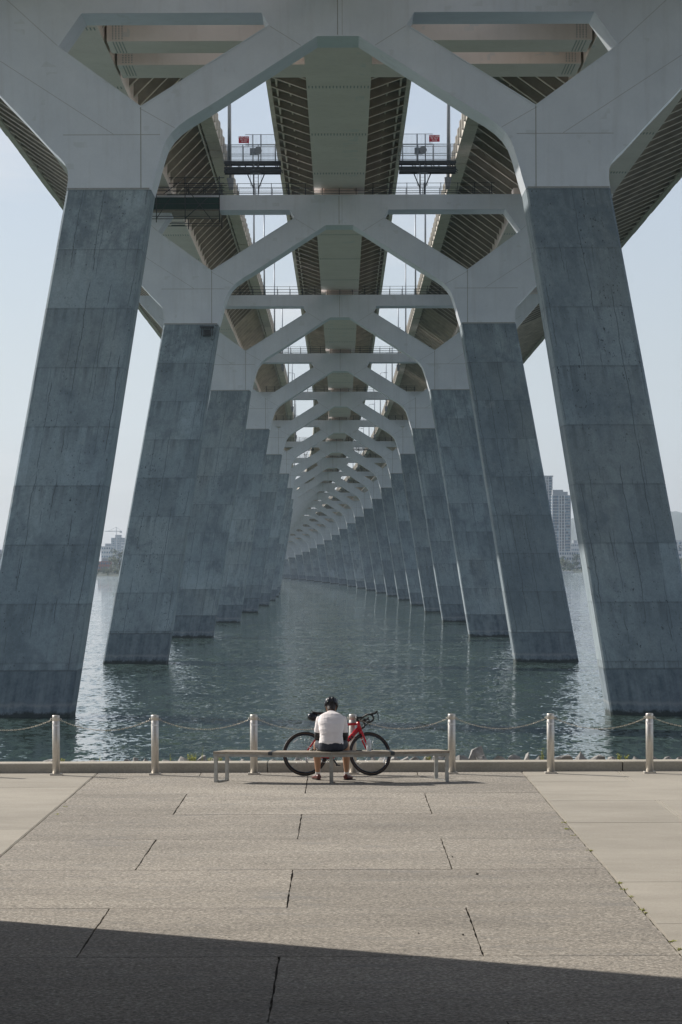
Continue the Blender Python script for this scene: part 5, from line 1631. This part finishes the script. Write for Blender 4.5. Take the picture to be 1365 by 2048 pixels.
cr0 = empty('tower_crane', (cb_.x, 4196, 1.0), 0, 'thin pale tower crane above the left bank high rise', 'crane')
zt = pw(234, 1061, 4200).z - 1
m = MB(); m.beam((0, 0, 0), (0, 0, zt + 6), 0.8, 0.8); m.build('mast', M['bwhite'], cr0)
m = MB(); m.beam((-17, 0, zt), (8, 0, zt), 0.9, 1.0); m.beam((0, 0, zt + 6), (-12, 0, zt + 0.5), 0.35, 0.35); m.beam((0, 0, zt + 6), (7, 0, zt + 0.5), 0.35, 0.35); m.box(5, 8, -1, 1, zt - 2.5, zt); m.build('jib', M['bwhite'], cr0)

def tower(label, px0, px1, ytop, d, floors, seed, crown):
    a = pw(px0, ytop, d); b = pw(px1, ytop, d); W = b.x - a.x; z0 = 2.0; H = a.z - z0
    root = empty('apartment_tower', ((a.x + b.x) / 2, d, z0), 0, label, 'tower block', 'glass apartment towers')
    m = MB(); m.box(-W / 2, W / 2, 0, W * 0.9, 0, H); m.build('wall', M['bglass'], root)
    fh = H / floors
    m = MB()
    for i in range(1, floors + 1): m.box(-W / 2 - 0.4, W / 2 + 0.4, -0.5, W * 0.9, i * fh - 0.3, i * fh)
    m.build('floor_slab', M['bwhite'], root)
    m = MB()
    for q in (-0.5, -0.14, 0.0, 0.16, 0.5): m.box(q * W - 0.35, q * W + 0.35, -0.7, -0.1, 0, H)
    m.build('pier_column', M['bwhite'], root)
    m = MB()
    for i in range(floors):
        for q in (-0.32, -0.07, 0.08): m.box(q * W - 1.1, q * W + 1.1, -0.35, -0.05, i * fh + 0.2, i * fh + fh * 0.62)  # dark raised boxes put the shade of balcony recesses into colour
    x = m.build('recess_shade', M['dark'], root); x['kind'] = 'stuff'
    m = MB()
    for i in range(floors): m.box(0.24 * W, 0.52 * W, -1.8, -0.5, i * fh + 0.02, i * fh + 0.4)
    m.build('balcony', M['bgrey'], root)
    m = MB()
    if crown: m.box(-W * 0.48, W * 0.1, 1, W * 0.8, H, H + 5.5); m.box(W * 0.1, W * 0.35, 1, W * 0.8, H, H + 3.5)
    else: m.box(-W * 0.5 - 1, W * 0.5 + 1, -1, W * 0.9, H, H + 1.2)
    m.build('roof', M['bgrey'], root)
    return root
tower('taller slim glass apartment tower, mostly hidden behind the second pier right leg', 1084, 1105.5, 955, 2950, 34, 1, False)
tower('broad glass apartment tower with balconies beside the nearest pier right leg', 1105.8, 1142, 992, 2850, 25, 2, True)
block('building', 'low pale podium building at the foot of the glass towers', 1096, 1162, 1104, 1150, 2810, 20, M['bwhite'], floors=4, cols=14, roofbox=False)
block('building', 'low pale office block on the hillside right of the towers', 1143, 1160, 1088, 1150, 3400, 20, M['bwhite'], floors=6, cols=5)
hb_ = block('building', 'pale building with dark roof letters at the right picture edge', 1340, 1390, 1083, 1150, 3300, 20, M['bwhite'], floors=5, cols=6, roofbox=False)
pp = pw(1357, 1099, 3299)
text_mesh('LS', 9.5, 'lettering', M['dark'], hb_, (pp.x - hb_.location.x, -0.6, pp.z - 1.0), (PI / 2, 0, 0), 0.2)
m = MB(); q = pw(1135, 1145, 2690); m.box(-6, 6, 0, 4, 0, 1.0); 
for x in (-5, -2, 1, 4): m.box(x - 0.4, x + 0.4, 0, 1, 1.0, 1.9)
dk = m.build('dock', M['bwhite'], None, (q.x, 2690, 0.05)); tag(dk, 'small white floating dock at the waterline below the towers', 'dock')
